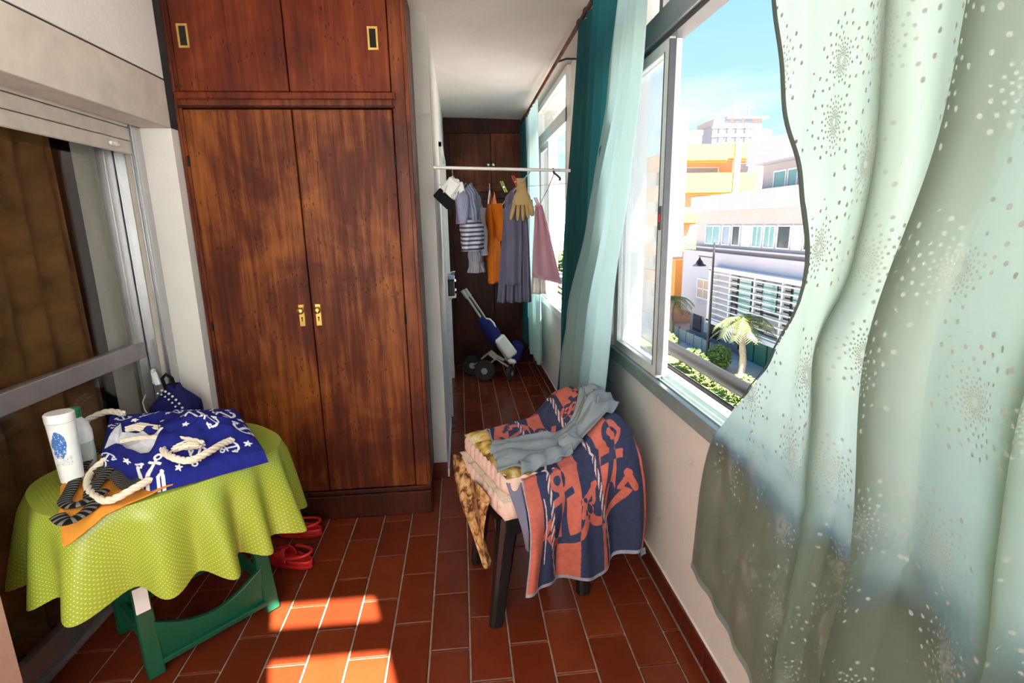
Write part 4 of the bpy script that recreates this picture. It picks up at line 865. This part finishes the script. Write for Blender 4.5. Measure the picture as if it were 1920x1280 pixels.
# ================================================================== black plastic chair piled with cushions, towel and shirt
E1 = Vector((.946, .324, 0)); E2 = Vector((-.324, .946, 0)); K0 = Vector((.128, 1.68, 0))
def K(u, v, z): return K0+E1*u+E2*v+Vector((0, 0, z))
ch = thing('plastic_chair', tuple(K(.18, .22, 0)), 'black plastic garden chair buried under cushions and a towel', 'chair')
def leg(fu, fv, tu, tv):
    f_, t_ = K(fu, fv, .0), K(tu, tv, .43); d_ = (t_-f_).normalized(); m = MB(); n = 8
    ring = lambda c, a, b: [c+E1*x*a+E2*y*b for x, y in ((-1, -.6), (-.6, -1), (.6, -1), (1, -.6), (1, .6), (.6, 1), (-.6, 1), (-1, .6))]
    for k in range(5):
        s_ = k/4; a = lerp(.024, .038, s_); m.v += [tuple(p) for p in ring(f_.lerp(t_, s_), a, a*.85)]
    for k in range(4):
        for i in range(8): j = (i+1) % 8; m.f.append((k*8+i, k*8+j, k*8+8+j, k*8+8+i))
    m.f.append(tuple(reversed(range(8)))); m.f.append(tuple(range(32, 40))); return m
for a in ((-.04, .038, .03, .06), (.349, .046, .36, .06), (.03, .42, .06, .38), (.36, .44, .37, .40)): obj('leg', leg(*a), 'black_plastic', ch, smooth=40)
def slab(u0, u1, v0, v1, z0, z1): 
    return MB().prism([K(u0, v0, z0), K(u1, v0, z0), K(u1, v1, z0), K(u0, v1, z0)], (0, 0, z1-z0))
obj('seat', slab(.0, .42, .02, .45, .425, .447), 'black_plastic', ch, bevel=.006); obj('apron', slab(.0, .40, .025, .045, .36, .425), 'black_plastic', ch, bevel=.004); obj('apron', slab(.0, .02, .03, .44, .38, .425), 'black_plastic', ch, bevel=.004); obj('apron', slab(.0, .40, .42, .44, .36, .425), 'black_plastic', ch, bevel=.004)
obj('backrest', MB().prism([K(.425, .02, .44), K(.455, .02, .43), K(.515, .02, .705), K(.495, .02, .71)], E2*.42), 'black_plastic', ch, bevel=.006)
def cushion(name, u0, v0, w, d, z0, z1, mats, label, rows, n=30):
    t = thing(name, tuple(K(u0+w/2, v0+d/2, z0)), label, 'cushion', 'stacked seat cushions'); cx, cy = u0+w/2, v0+d/2
    def loop(a): c, s_ = math.cos(a), math.sin(a); q = 9; r = (abs(c)**q+abs(s_)**q)**(-1/q); return c*r, s_*r
    def side(u, v):
        a = 2*PI*u; x, y = loop(a); per = (x if abs(y) > abs(x) else y); sc = abs(math.sin(per*rows*PI/2)); row = abs(math.sin(v*2*PI))
        b = .008*math.sin(v*PI)-.008*(1-sc**.4)*math.sin(v*PI)+.004*row*sc
        return K(cx+x*(w/2+b), cy+y*(d/2+b), lerp(z0, z1, v)+.004*math.sin(per*rows*PI)*(v > .9))
    obj('side', MB().grid(side, 320, 10, cu=True), mats[0], t, smooth=70)
    def topf(u, v):
        x, y = 2*u-1, 2*v-1; q = abs(math.sin((u*4)*PI))*abs(math.sin((v*4)*PI)); e_ = min(1, (1-max(abs(x), abs(y)))*9)
        a = math.atan2(y, x); return K(cx+x*w/2*.995, cy+y*d/2*.995, z1-.004+.020*q**.5*e_+.002)
    obj('cover', MB().grid(topf, 60, 60), mats[1], t, smooth=70)
    obj('base', MB().prism([K(u0+.005, v0+.005, z0), K(u0+w-.005, v0+.005, z0), K(u0+w-.005, v0+d-.005, z0), K(u0+.005, v0+d-.005, z0)], (0, 0, .004)), mats[0], t)
    for i in range(1, 4):
        for j in range(1, 4): obj('button', MB().lathe([(.006, 0), (.007, .003), (.003, .006)], tuple(K(u0+w*i/4, v0+d*j/4, z1-.003)), 10), 'cream_tuft', t, smooth=50)
    return t
cushion('seat_cushion', -.018, -.012, .43, .48, .449, .522, ('pink_tuft', 'cream_tuft'), 'lower tufted pale cushion on the black chair', 11)
cushion('seat_cushion', .0, .0, .43, .46, .534, .603, ('pink_tuft', 'cushion_top'), 'upper tufted cushion with brown and yellow cover on the black chair', 11)
# brown batik cloth poking out below the cushions
def bat(u, v):
    w = lerp(.40, .06, v**1.2); vv = .18+(u-.5)*w+.10*(1-v)-.10*v; return K(-.034-.018*math.sin(v*PI)-.012*math.sin(u*7+v*3)-.02*v, vv, lerp(.50, .235, v)+.02*math.sin(u*9))
obj('batik_cloth', MB().grid(bat, 50, 34), 'batik', smooth=70, solid=.003, label='brown batik print cloth hanging down below the pale cushions', cat='cloth')
# anchor towel ----------------------------------------------------------
def pile(u, v):  # height of the heap
    z = .628+.115*sst(.30, .47, u)+.020*sst(.12, .30, v)*sst(.1, .3, u)
    z += .016*vn(u*7, v*7, 6)
    return z
UL, UR = .055, .545
def towel_fn(a, b):
    # a across (0 left .. 1 right), b along: 0 far edge on top, 1 hem of the near side
    L1 = .47; L2 = .455; s = b*(L1+L2); u = lerp(UL+.05*sst(.25, 0, b), UR, a)
    if s < L1:
        v = .465-s*.985; z = pile(u, v); ed_ = sst(.06, 0, v)
        z -= .018*ed_**2*1.5; 
        if v > .40: z -= .5*(v-.40)
        off = 0
    else:
        h = s-L1; zt = pile(u, 0)-.028; z = zt-h*lerp(.90, 1.10, sst(.15, .9, a)); fd = sst(0, .2, h)
        w = math.sin(a*2*PI*2.3+.4)+.5*math.sin(a*2*PI*4.7+1)
        v = -.014-.026*fd*(1+1.1*w*min(1, h*3.0))-.03*sst(0, .12, h); u += .014*math.sin(h*9+a*5)*fd-.02*fd*(1-a); off = 0
        z += .020*w*h
    # right end wraps over the back of the chair
    if a > .88: t = (a-.88)/.12; z -= .12*t*t*sst(L1+.12, L1-.1, s); u -= .012*t*t
    return K(u, v, max(z, .1))
def towel_col(a, b):
    NAVY, CORAL, PALE = (.035, .045, .10), (.50, .130, .095), (.66, .48, .46)
    X, Yv = a*.62, b*.97
    if b > .985 or a < .008: return (.30, .32, .40)
    sk = X+.10*(Yv-.5)+.02*math.sin(Yv*5)
    c = CORAL if (sk % .205) < .085 else NAVY
    if (sk % .205) < .085 and vn(X*9, Yv*4, 7) > .62: c = NAVY
    # big anchors and ropes
    for (cx, cy, sz, r, cc) in ((.20, .66, .30, .25, CORAL), (.44, .62, .30, -.3, CORAL), (.36, .30, .26, .9, CORAL), (.12, .20, .24, 2.0, CORAL), (.52, .22, .22, 1.6, NAVY)):
        dx, dy = X-cx, cy-Yv; co, si = math.cos(r), math.sin(r)
        if abs(dx) < sz and abs(dy) < sz and anchor((dx*co+dy*si)/sz, (-dx*si+dy*co)/sz): c = cc if c != cc else (NAVY if cc == CORAL else CORAL)
    for (x0, am, fr, ph) in ((.15, .030, 7, .5), (.40, .035, 6, 2.2)):
        rx = x0+am*math.sin(Yv*fr+ph)
        if abs(X-rx) < .009: c = PALE if math.sin((Yv*60+(X-rx)*160)*2.2) > -.1 else NAVY
    if abs(X-.085-.05*(Yv-.6)) < .003 and .58 < Yv < .86: c = PALE
    return c
tw = thing('beach_towel', tuple(K(.3, .2, .14)), 'coral and navy anchor print beach towel draped over the chair', 'towel')
obj('cloth', MB().grid(towel_fn, 330, 480, lambda a, b: (a*.6, b*.97), towel_col), 'printed_cloth', tw, smooth=75, solid=.005)
obj('fringe', MB().grid(lambda u, v: towel_fn(lerp(.93, 1.0, u), .995)+Vector((.012*u, -.01*v, -.022*v)), 16, 3), 'grey_jersey', tw, smooth=70)
obj('folded_edge', MB().grid(lambda u, v: towel_fn(.0, lerp(.52, .80, v))+E1*(-.05*u*(1-v))+E2*(.012+.02*u), 8, 40), 'grey_blue_cloth', tw, smooth=70, solid=.003)
# grey shirt thrown on top
GA = [(.005, .125), (.12, .11), (.24, .10), (.34, .12), (.45, .17), (.55, .20)]
def shirt_c(t):
    x = t*(len(GA)-1); i = min(len(GA)-2, int(x)); f = x-i; f = f*f*(3-2*f)*.5+f*.5; return lerp(GA[i][0], GA[i+1][0], f), lerp(GA[i][1], GA[i+1][1], f)
def gs_fn(a, b):
    cu, cv = shirt_c(a); w = interp(a, [(0, .21), (.25, .23), (.5, .18), (.62, .15), (.8, .24), (1, .22)]); v = cv+(b-.5)*w*1.0; u = cu+(b-.5)*.05+.012*vn(a*6, b*4, 3)
    z = pile(min(u, .545), max(v, .0))+.014+.013*abs(math.sin(b*9+a*7))+.013*vn(a*10, b*7, 11)+.010*math.sin(b*PI)
    z += .022*math.exp(-((a-.55)/.07)**2)*math.sin(b*PI)
    if v < .01: z -= (.01-v)*.9
    if u > .52: z -= (u-.52)*.5
    return K(u, v-.012, z)
gs = thing('grey_shirt', tuple(K(.27, .15, .64)), 'crumpled grey jersey shirt lying across the anchor towel', 'shirt')
obj('cloth', MB().grid(gs_fn, 130, 60), 'grey_jersey', gs, smooth=75, solid=.004)
obj('sleeve', MB().grid(lambda a, b: K(lerp(.04, .27, a)+.02*b, lerp(-.005, .035, a)+(b-.5)*.07, pile(lerp(.04, .27, a), .03)+.030+.012*math.sin(b*PI)+.006*math.sin(a*19+b*4)-(.02 if b < .2 else 0)), 60, 20), 'grey_jersey', gs, smooth=75, solid=.004)
obj('knot', MB().grid(lambda a, b: K(.278+.052*math.cos(2*PI*a)*math.sin(PI*b)*(1+.15*math.sin(6*PI*a+b*5)), .045+.032*math.sin(2*PI*a)*math.sin(PI*b), pile(.278, .045)+.036-.030*math.cos(PI*b)+.006*math.sin(2*PI*a*3+b*9)), 40, 20, cu=True), 'grey_jersey', gs, smooth=75)
obj('collar', MB().grid(lambda a, b: K(.44+.075*a+.02*math.sin(b*6), .14+.15*a+(b-.5)*.07, pile(.5, .2)+.022+.016*math.sin(b*2*PI+a*2)+.006*math.sin(a*12)), 40, 20), 'grey_jersey', gs, smooth=75, solid=.004)
# ================================================================== child's stroller at the end of the passage
st = thing('toy_stroller', (.3, 4.95, 0), 'folded navy and white child stroller with grey wheels', 'stroller')
def wheel(c, r, w, ax=(0, 1, 0)):
    o = obj('wheel', MB().lathe([(r*.70, -w/2), (r*.95, -w/2), (r, -w*.3), (r, w*.3), (r*.95, w/2), (r*.70, w/2)], c, 24, ax), 'tyre', st, smooth=40)
    m = MB().lathe([(.012, -w*.55), (r*.32, -w*.5), (r*.32, w*.5), (.012, w*.55)], c, 16, ax); A_ = Vector(ax).normalized(); X_ = A_.orthogonal().normalized(); Y_ = A_.cross(X_)
    for k in range(6):
        a = 2*PI*k/6; d_ = X_*math.cos(a)+Y_*math.sin(a); m.bar(Vector(c)+d_*r*.2, Vector(c)+d_*r*.76, w*.7, r*.22, A_)
    m.lathe([(r*.62, -w*.42), (r*.73, -w*.42), (r*.73, w*.42), (r*.62, w*.42)], c, 24, ax)
    obj('hub', m, 'wheel_grey', o); return o
wheel((.185, 4.90, .100), .100, .045, (.25, 1, 0)); wheel((.075, 5.12, .100), .100, .045, (.25, 1, 0)); wheel((.43, 4.86, .072), .072, .04, (.9, -.5, 0)); wheel((.47, 5.15, .072), .072, .04, (.9, -.5, 0))
T = lambda *P, r=.011, m='wheel_grey', n='frame_tube': obj(n, MB().tube(P, r, 10), m, st, smooth=50)
T((.185, 4.93, .10), (.075, 5.12, .10), r=.009, m='black_plastic', n='axle'); T((.43, 4.88, .075), (.47, 5.13, .075), r=.009, m='black_plastic', n='axle')
T((.185, 4.95, .11), (.30, 4.96, .20), (.43, 4.90, .12), m='wheel_grey'); T((.09, 5.10, .11), (.25, 5.08, .24), (.46, 5.10, .12), m='wheel_grey')
T((.44, 4.96, .14), (.30, 4.97, .36), (.16, 4.98, .62), (.06, 4.99, .78), (.01, 4.99, .84)); T((.47, 5.10, .14), (.33, 5.11, .36), (.19, 5.12, .62), (.09, 5.12, .78), (.04, 5.12, .84))
T((.045, 4.99, .80), (.012, 4.99, .85), (.0, 4.985, .87), r=.018, m='wheel_grey', n='handle_grip'); T((.075, 5.12, .80), (.04, 5.12, .85), (.028, 5.12, .87), r=.018, m='wheel_grey', n='handle_grip')
def slingf(P, w, y0, puff, seed):
    P = [Vector(p) for p in P]
    def fn(u, v):
        x = u*(len(P)-1); i = min(len(P)-2, int(x)); p = P[i].lerp(P[i+1], x-i); return (p.x+puff*math.sin(v*PI)*.5+.01*vn(u*6, v*5, seed), y0+w*v, p.z-puff*math.sin(v*PI)+.01*vn(u*7, v*6, seed+2))
    return fn
obj('seat_fabric', MB().grid(slingf([(.16, 0, .60), (.22, 0, .52), (.30, 0, .37), (.40, 0, .27), (.47, 0, .24)], .16, 4.955, .02, 3), 30, 16), 'navy_cloth', st, smooth=70, solid=.02)
obj('hood_roll', MB().tube([(.15, 4.94, .60), (.21, 4.93, .545), (.27, 4.94, .46), (.33, 4.94, .36)], [.030, .058, .075, .055], 16), 'navy_cloth', st, smooth=60)
obj('white_cover', MB().obox((.395, 4.885, .335), (.58, 0, -.80), (0, 1, 0), (.80, 0, .58), .115, .045, .055).obox((.45, 4.87, .19), (.95, 0, -.2), (0, 1, 0), (.2, 0, .95), .04, .04, .022), 'white_cloth', st, bevel=.018)
obj('white_panel', MB().grid(slingf([(.305, 0, .44), (.35, 0, .40), (.41, 0, .33), (.47, 0, .27), (.475, 0, .16)], .14, 4.925, -.015, 6), 24, 14), 'white_cloth', st, smooth=70, solid=.012)
obj('white_strap', MB().tube([(.215, 4.92, .605), (.25, 4.91, .60), (.285, 4.91, .56), (.30, 4.915, .52)], .009, 8), 'white_cloth', st, smooth=60)
obj('basket', MB().grid(slingf([(.12, 0, .22), (.17, 0, .14), (.30, 0, .13), (.38, 0, .20)], .17, 4.95, .01, 9), 20, 12), 'black_cloth', st, smooth=70, solid=.008)
obj('foot_rest', MB().obox((.505, 4.97, .27), (1, 0, -.3), (0, 1, 0), (.3, 0, 1), .05, .10, .085), 'navy_cloth', st, bevel=.02)
obj('latch_plate', MB().obox((.275, 4.94, .24), (1, 0, -.9), (0, 1, 0), (.9, 0, 1), .05, .012, .028).obox((.34, 4.935, .21), (1, 0, -.6), (0, 1, 0), (.6, 0, 1), .045, .01, .014), 'wheel_grey', st, bevel=.004)
# ================================================================== the street outside
GZ = -5.4
struct('street_ground', MB().box(-60, 160, -60, 260, GZ-.5, GZ), 'asphalt', 'grey street surface far below the window', 'street')
struct('street_pavement', MB().box(7.6, 9.0, -20, 120, GZ, GZ+.10), 'pavement', 'pale pavement strip beside the red lane', 'pavement')
struct('red_cycle_lane', MB().box(9.0, 9.75, -20, 120, GZ, GZ+.08), 'red_lane', 'pinkish red lane along the street', 'lane')
struct('far_pavement', MB().box(11.2, 14, -20, 120, GZ, GZ+.12), 'pavement', 'pavement in front of the white building', 'pavement')
lw = struct('lawn_strip', MB().box(9.75, 11.2, -20, 120, GZ, GZ+.12), 'lawn', 'green planted strip between lane and pavement', 'lawn')
struct('own_facade', MB().box(.86, .93, -3, 8, GZ, -.12), 'plaster_warm', 'outer wall of this building below the window', 'facade')
def leaves(m, c, r, n, sz, flat=1.0):
    for _ in range(n):
        while True:
            d = Vector((random.uniform(-1, 1), random.uniform(-1, 1), random.uniform(-1, 1)))
            if d.length <= 1: break
        p = Vector(c)+Vector((d.x*r[0], d.y*r[1], d.z*r[2])); a = Vector((random.gauss(0, 1), random.gauss(0, 1), random.gauss(0, .6))).normalized(); b = a.orthogonal().normalized(); s = sz*random.uniform(.6, 1.3); k = len(m.v)
        m.v += [tuple(p-a*s), tuple(p+b*s*.45), tuple(p+a*s), tuple(p-b*s*.45)]; m.f.append((k, k+1, k+2, k+3))
    return m
BL = ['low green bush on the planted strip nearest the handrail', 'green bush on the planted strip below the palm', 'bushy shrub on the planted strip by the lamp post', 'rounded shrub far along the planted strip', 'small shrub on the planted strip beside the red lane', 'pale green bush on the pavement edge behind the handrail']
for (x, y, r, h), lb in zip(((10.3, 16.2, .75, .5), (10.5, 18.4, .7, .5), (10.4, 22.4, .62, .55), (10.5, 26.0, .7, .6), (10.2, 20.5, .55, .4), (11.75, 22.6, .5, .6)), BL):
    t = thing('bush', (x, y, GZ+.12), lb, 'bush', 'bushes on the planted strip'); obj('foliage', leaves(MB(), (x, y, GZ+.12+h), (r, r*1.4, h), 700, .10), 'leaf_green', t); obj('stem', MB().tube([(x, y, GZ+.1), (x, y, GZ+.3+h)], .03, 6), 'trunk', t)
# palms
def palm(x, y, hz, R, label, n=18, seed=1):
    rnd = random.Random(seed); t = thing('palm_tree', (x, y, GZ+.12), label, 'palm', 'street palms')
    P = [(x+.06*math.sin(k*.8), y+.05*math.sin(k), lerp(GZ+.1, hz, k/10)) for k in range(11)]
    obj('trunk', MB().tube(P, [.15-.004*k+.012*(k % 2) for k in range(11)], 12), 'trunk', t, smooth=60)
    for k in range(n):
        a = 2*PI*k/n+rnd.uniform(-.15, .15); up = rnd.uniform(-.1, .95); L = R*rnd.uniform(.85, 1.1); m = MB(); pts = []
        for i in range(9):
            s = i/8; pts.append(Vector((x+math.cos(a)*L*s*math.cos(up*.6), y+math.sin(a)*L*s*math.cos(up*.6), hz+L*(up*s-(.55+.5*up)*s*s))))
        m.tube(pts, [.022*(1-.8*i/8) for i in range(9)], 5)
        for i in range(1, 9):
            for sd_ in (-1, 1):
                for q in (0, .5):
                    p = pts[i].lerp(pts[min(8, i+1)], q); tg = (pts[i]-pts[i-1]).normalized(); sv = tg.cross(Vector((0, 0, 1))).normalized()*sd_; ll = L*.30*(1-.5*abs(i/8-.4)); e_ = p+sv*ll+tg*ll*.6-Vector((0, 0, ll*.35)); k0 = len(m.v); w = tg*.035
                    m.v += [tuple(p-w), tuple(p+w), tuple(e_)]; m.f.append((k0, k0+1, k0+2))
        obj('frond', m, 'leaf_palm', t)
palm(12.0, 21.05, -2.75, 1.25, 'palm tree in front of the slatted white facade', 20, 3); palm(12.2, 29.4, -3.0, 1.35, 'palm tree by the yellow building', 18, 5); palm(11.3, 44, -1.6, 1.7, 'distant palm tree beyond the yellow building', 16, 8)
# street lamp
sl = thing('street_lamp', (12.3, 24.9, GZ+.12), 'black street lamp with a bell shaped lantern on an arm', 'street lamp')
obj('post', MB().tube([(12.3, 24.9, GZ+.12), (12.3, 24.9, -2.5), (12.3, 24.9, .45)], [.085, .06, .045], 12), 'lamp_iron', sl, smooth=50); obj('base', MB().lathe([(.16, 0), (.16, .12), (.10, .3)], (12.3, 24.9, GZ+.12), 14), 'lamp_iron', sl, smooth=30)
obj('arm', MB().tube([(12.3, 24.9, -.28), (12.3, 26.5, -.28)], .03, 8), 'lamp_iron', sl, smooth=50); obj('lantern', MB().lathe([(.03, .42), (.06, .30), (.14, .22), (.20, .08), (.34, .0), (.34, -.04)], (12.3, 26.4, -.75), 18), 'lamp_iron', sl, smooth=40)
# fences and shop front
fn_ = thing('street_fence', (12.6, 29, GZ+.12), 'grey teal panel fence along the pavement', 'fence')
for k in range(9): obj('panel', MB().box(12.57, 12.63, 25.2+k*1.0, 26.14+k*1.0, GZ+.15, -4.62), 'fence_grey', fn_); obj('post', MB().box(12.55, 12.65, 26.15+k*1.0, 26.2+k*1.0, GZ+.12, -4.55), 'fence_teal', fn_)
# white building -------------------------------------------------------
wb = thing('white_building', (17, 25, GZ+.12), 'white building with ribbon windows and a slatted facade across the street', 'building')
obj('lower_block', MB().box(14, 24, 14, 32.4, -4.0, -.28), 'plaster_white', wb); obj('ground_floor', MB().box(14.6, 24, 14, 32.2, GZ, -4.0), 'shop_grey', wb)
obj('middle_block', MB().box(14.15, 24, 14, 31.0, -.28, 2.0), 'plaster_warm', wb); obj('ledge', MB().box(13.75, 14.3, 14, 32.4, -.36, -.20), 'plaster_white', wb); obj('ledge', MB().box(13.85, 14.3, 14, 32.4, -.02, .06), 'plaster_white', wb)
obj('parapet_band', MB().box(13.7, 14.4, 14, 31.0, 1.98, 2.85), 'plaster_white', wb); obj('terrace_deck', MB().box(14.3, 24, 14, 31.0, 1.9, 2.1), 'plaster_warm', wb)
obj('upper_block', MB().box(14.9, 24, 14, 25.6, 2.1, 4.05), 'plaster_warm', wb); obj('cornice', MB().box(14.0, 24, 14, 25.6, 4.05, 5.08), 'plaster_white', wb)
for a, b in ((21.2, 22.6), (22.75, 23.5), (23.6, 24.6), (19.5, 21.0)):
    f = obj('window', frame_rect(a, b, 2.2, 3.72, 14.84, 14.92, .07), 'slat_white', wb); obj('pane', MB().box(14.87, 14.89, a+.07, b-.07, 2.27, 3.65), 'window_teal', f)
for a, b, m_ in ((28.0, 29.7, 'window_teal'), (26.9, 27.75, 'window_blue'), (25.9, 26.7, 'window_dark'), (24.85, 25.7, 'slat_white'), (23.9, 24.75, 'window_teal'), (22.85, 23.75, 'window_teal'), (21.7, 22.7, 'window_dark'), (20.9, 21.6, 'slat_white'), (19.8, 20.8, 'window_dark')):
    f = obj('window', frame_rect(a, b, .20, 1.24, 14.08, 14.2, .06), 'slat_white', wb); obj('pane', MB().box(14.12, 14.14, a+.06, b-.06, .26, 1.18), m_, f)
    if m_ == 'window_teal': obj('glazing_bar', MB().box(14.10, 14.13, (a+b)/2-.03, (a+b)/2+.03, .26, 1.18), 'slat_white', f)
f = obj('window', frame_rect(28.55, 30.15, -2.98, -1.80, 13.96, 14.05, .07).box(13.97, 14.04, 28.6, 30.1, -2.42, -2.36).box(13.97, 14.04, 29.3, 29.36, -2.95, -1.85), 'slat_white', wb); obj('pane', MB().box(13.99, 14.01, 28.62, 30.08, -2.92, -1.86), 'plaster_tan', f)
# slatted grid
obj('grid_glass', MB().box(13.97, 14.0, 16, 26.4, -3.78, -1.28), 'window_dark', wb); obj('blind_panel', MB().box(13.95, 13.99, 26.2, 27.6, -3.85, -1.22), 'plaster_white', wb)
for k in range(9):
    z = -1.30-.31*k; obj('slat', MB().box(13.62, 13.72, 16, 27.6, z-.028, z+.028), 'slat_white', wb)
for yy in (17.2, 19.2, 21.3, 23.5, 25.8): obj('grid_post', MB().box(13.70, 13.80, yy-.06, yy+.06, -3.85, -1.2), 'slat_white', wb)
for yy, z0, z1, m_ in ((24.7, -3.7, -1.4, 'window_teal'), (22.6, -2.6, -1.4, 'window_teal'), (22.2, -3.7, -2.8, 'shop_grey'), (20.3, -2.2, -1.4, 'window_teal'), (20.2, -3.7, -2.4, 'plaster_tan'), (18.3, -3.0, -1.4, 'window_teal')): obj('inner_panel', MB().box(13.93, 13.965, yy-.55, yy+.55, z0, z1), m_, wb)
obj('grid_frame', MB().box(13.55, 14.05, 27.6, 27.85, -3.95, -1.1).box(13.55, 14.05, 16, 27.85, -4.05, -3.85).box(13.55, 14.05, 16, 27.85, -1.15, -.95), 'slat_white', wb)
for k, yy in enumerate((20.2, 21.3, 22.4, 23.5)): obj('green_shutter', MB().box(13.9, 13.97, yy, yy+.98, GZ+.14, -4.08), 'shop_green', wb)
for yy in (25.0, 28.2, 30.6): obj('shop_door', MB().box(14.55, 14.6, yy, yy+1.1, GZ+.14, -4.2), 'window_dark', wb)
for yy in (26.5, 27.3, 29.5): obj('shop_panel', MB().box(14.53, 14.6, yy, yy+.6, GZ+.3, -4.15), 'slat_white', wb)
# yellow building ------------------------------------------------------
yb = thing('yellow_building', (17, 37, GZ), 'yellow and orange apartment building with tall white chimneys', 'building')
obj('core', MB().box(14.1, 22, 34.9, 52, GZ, 6.1), 'plaster_tan', yb)
obj('chimney_column', MB().box(13.85, 14.6, 34.0, 34.7, -.95, 7.75), 'plaster_white', yb); obj('chimney_cap', MB().box(13.8, 14.65, 33.95, 34.75, 7.75, 8.05), 'plaster_white', yb)
obj('chimney_column', MB().box(17.75, 18.1, 33.8, 34.2, 2.1, 6.4), 'plaster_white', yb); obj('chimney_column', MB().box(15.95, 16.65, 36.5, 37.2, 6, 7.2), 'plaster_white', yb); obj('chimney_cap', MB().box(15.9, 16.7, 36.45, 37.25, 7.2, 7.5), 'plaster_white', yb)
for (x0_, x1_, z0, z1) in ((14.6, 17.3, 5.3, 6.25), (17.3, 19.4, 5.4, 6.3), (14.6, 17.7, 3.3, 4.5), (18.1, 19.4, 3.35, 4.5), (14.6, 15.5, 1.4, 2.0), (14.6, 15.5, -.35, .1)):
    obj('balcony_front', MB().box(x0_, x1_, 33.95, 34.1, z0, z1), 'plaster_yellow', yb); obj('balcony_slab', MB().box(x0_, x1_, 34.1, 34.9, z0-.12, z0), 'plaster_orange', yb)
for (x0_, x1_, z0, z1) in ((14.8, 17.2, 4.52, 4.95), (18.15, 19.3, 4.5, 5.2)):
    f = obj('window', MB().box(x0_, x1_, 34.84, 34.9, z0, z1), 'slat_white', yb); obj('pane', MB().box(x0_+.1, x1_-.1, 34.82, 34.85, z0+.08, z1-.06), 'window_blue', f)
f = obj('window', MB().box(15.7, 17.6, 34.84, 34.9, 2.3, 3.1), 'slat_white', yb); obj('pane', MB().box(15.8, 17.5, 34.82, 34.85, 2.35, 3.0), 'window_teal', f)
obj('side_pillar', MB().box(13.95, 14.55, 33.4, 34.0, -4.2, -.95), 'plaster_orange', yb)
for (z0, z1) in ((5.05, 6.0), (3.0, 3.9), (1.35, 2.05), (-.65, .0), (-2.6, -1.9)):
    obj('balcony_front', MB().box(13.6, 13.75, 34.9, 38.6, z0, z1), 'plaster_orange', yb); obj('balcony_side', MB().box(13.6, 14.1, 34.75, 34.9, z0, z1), 'plaster_yellow', yb); obj('balcony_slab', MB().box(13.75, 14.1, 34.9, 38.6, z0-.1, z0), 'plaster_orange', yb)
for z0 in (3.95, 2.15, .25, -1.7, -3.9):
    for yy in (35.2, 37.2): f = obj('window', MB().box(14.04, 14.1, yy, yy+.9, z0, z0+1.0), 'plaster_orange', yb); obj('pane', MB().box(14.02, 14.05, yy+.08, yy+.45, z0+.05, z0+.95), 'window_dark', f)
# distant tower --------------------------------------------------------
tw_ = thing('distant_tower', (60, 118, GZ), 'distant white apartment tower with balconies behind the yellow building', 'building')
obj('block', MB().box(52.4, 61, 110, 122, GZ, 20.4), 'plaster_far', tw_); obj('wing', MB().box(61, 66.4, 112, 124, GZ, 20.2), 'plaster_far_warm', tw_); obj('roof_storey', MB().box(53.5, 64, 112, 120, 20.4, 22.2), 'plaster_far_warm', tw_); obj('roof_slab', MB().box(56, 65, 111, 121, 22.2, 22.6), 'plaster_far', tw_)
obj('antenna', MB().box(61.9, 62.2, 114, 114.3, 22.6, 25.2), 'shop_grey', tw_); obj('antenna', MB().box(59, 59.15, 114, 114.2, 22.6, 26).box(58.2, 59.8, 114, 114.2, 25, 25.15), 'shop_grey', tw_)
for z in (18.9, 17.2):
    obj('floor_band', MB().box(52.2, 61.1, 109.6, 110, z+1.15, z+1.4), 'slat_white', tw_)
    for k, x in enumerate((53.2, 55.0, 56.9, 58.8)): f = obj('window', MB().box(x, x+1.45, 109.85, 110, z, z+1.1), 'window_blue', tw_); obj('pane', MB().box(x+.1, x+.6, 109.8, 109.86, z+.1, z+1.0), 'window_dark', f)
for x, z in ((62.2, 18.4), (64.6, 18.9), (62.5, 17)): obj('window', MB().box(x, x+.9, 111.9, 112, z, z+.9), 'window_blue', tw_)
for k, x in enumerate((53.6, 55.6, 58.0, 60.2)): obj('roof_window', MB().box(x, x+1.5, 111.9, 112, 20.8, 21.9), 'window_blue', tw_)
fb = thing('far_street_building', (17, 84, GZ), 'pale building far down the street seen past the mauve cloth', 'building')
obj('block', MB().box(13.2, 26, 80, 95, GZ, 3.6), 'plaster_tan', fb); obj('upper_block', MB().box(14.2, 26, 81, 95, 3.6, 5.0), 'plaster_white', fb)
for z in (-2, 0, 2): 
    for x in (13.8, 15.4, 17.0): obj('window', MB().box(x, x+.8, 79.9, 80, z, z+1.0), 'window_blue', fb)
for (x, y, r, lb) in ((13.6, 62, 2.4, 'leafy green street tree far down the road'), (15.5, 69, 2.0, 'second leafy tree beside the far pale building')):
    t = thing('street_tree', (x, y, GZ+.1), lb, 'tree', 'far street trees'); obj('crown', leaves(MB(), (x, y, -2.9), (r, r, 2.0), 1500, .28), 'leaf_green', t); obj('trunk', MB().tube([(x, y, GZ+.1), (x, y, -2.5)], .14, 8), 'trunk', t)
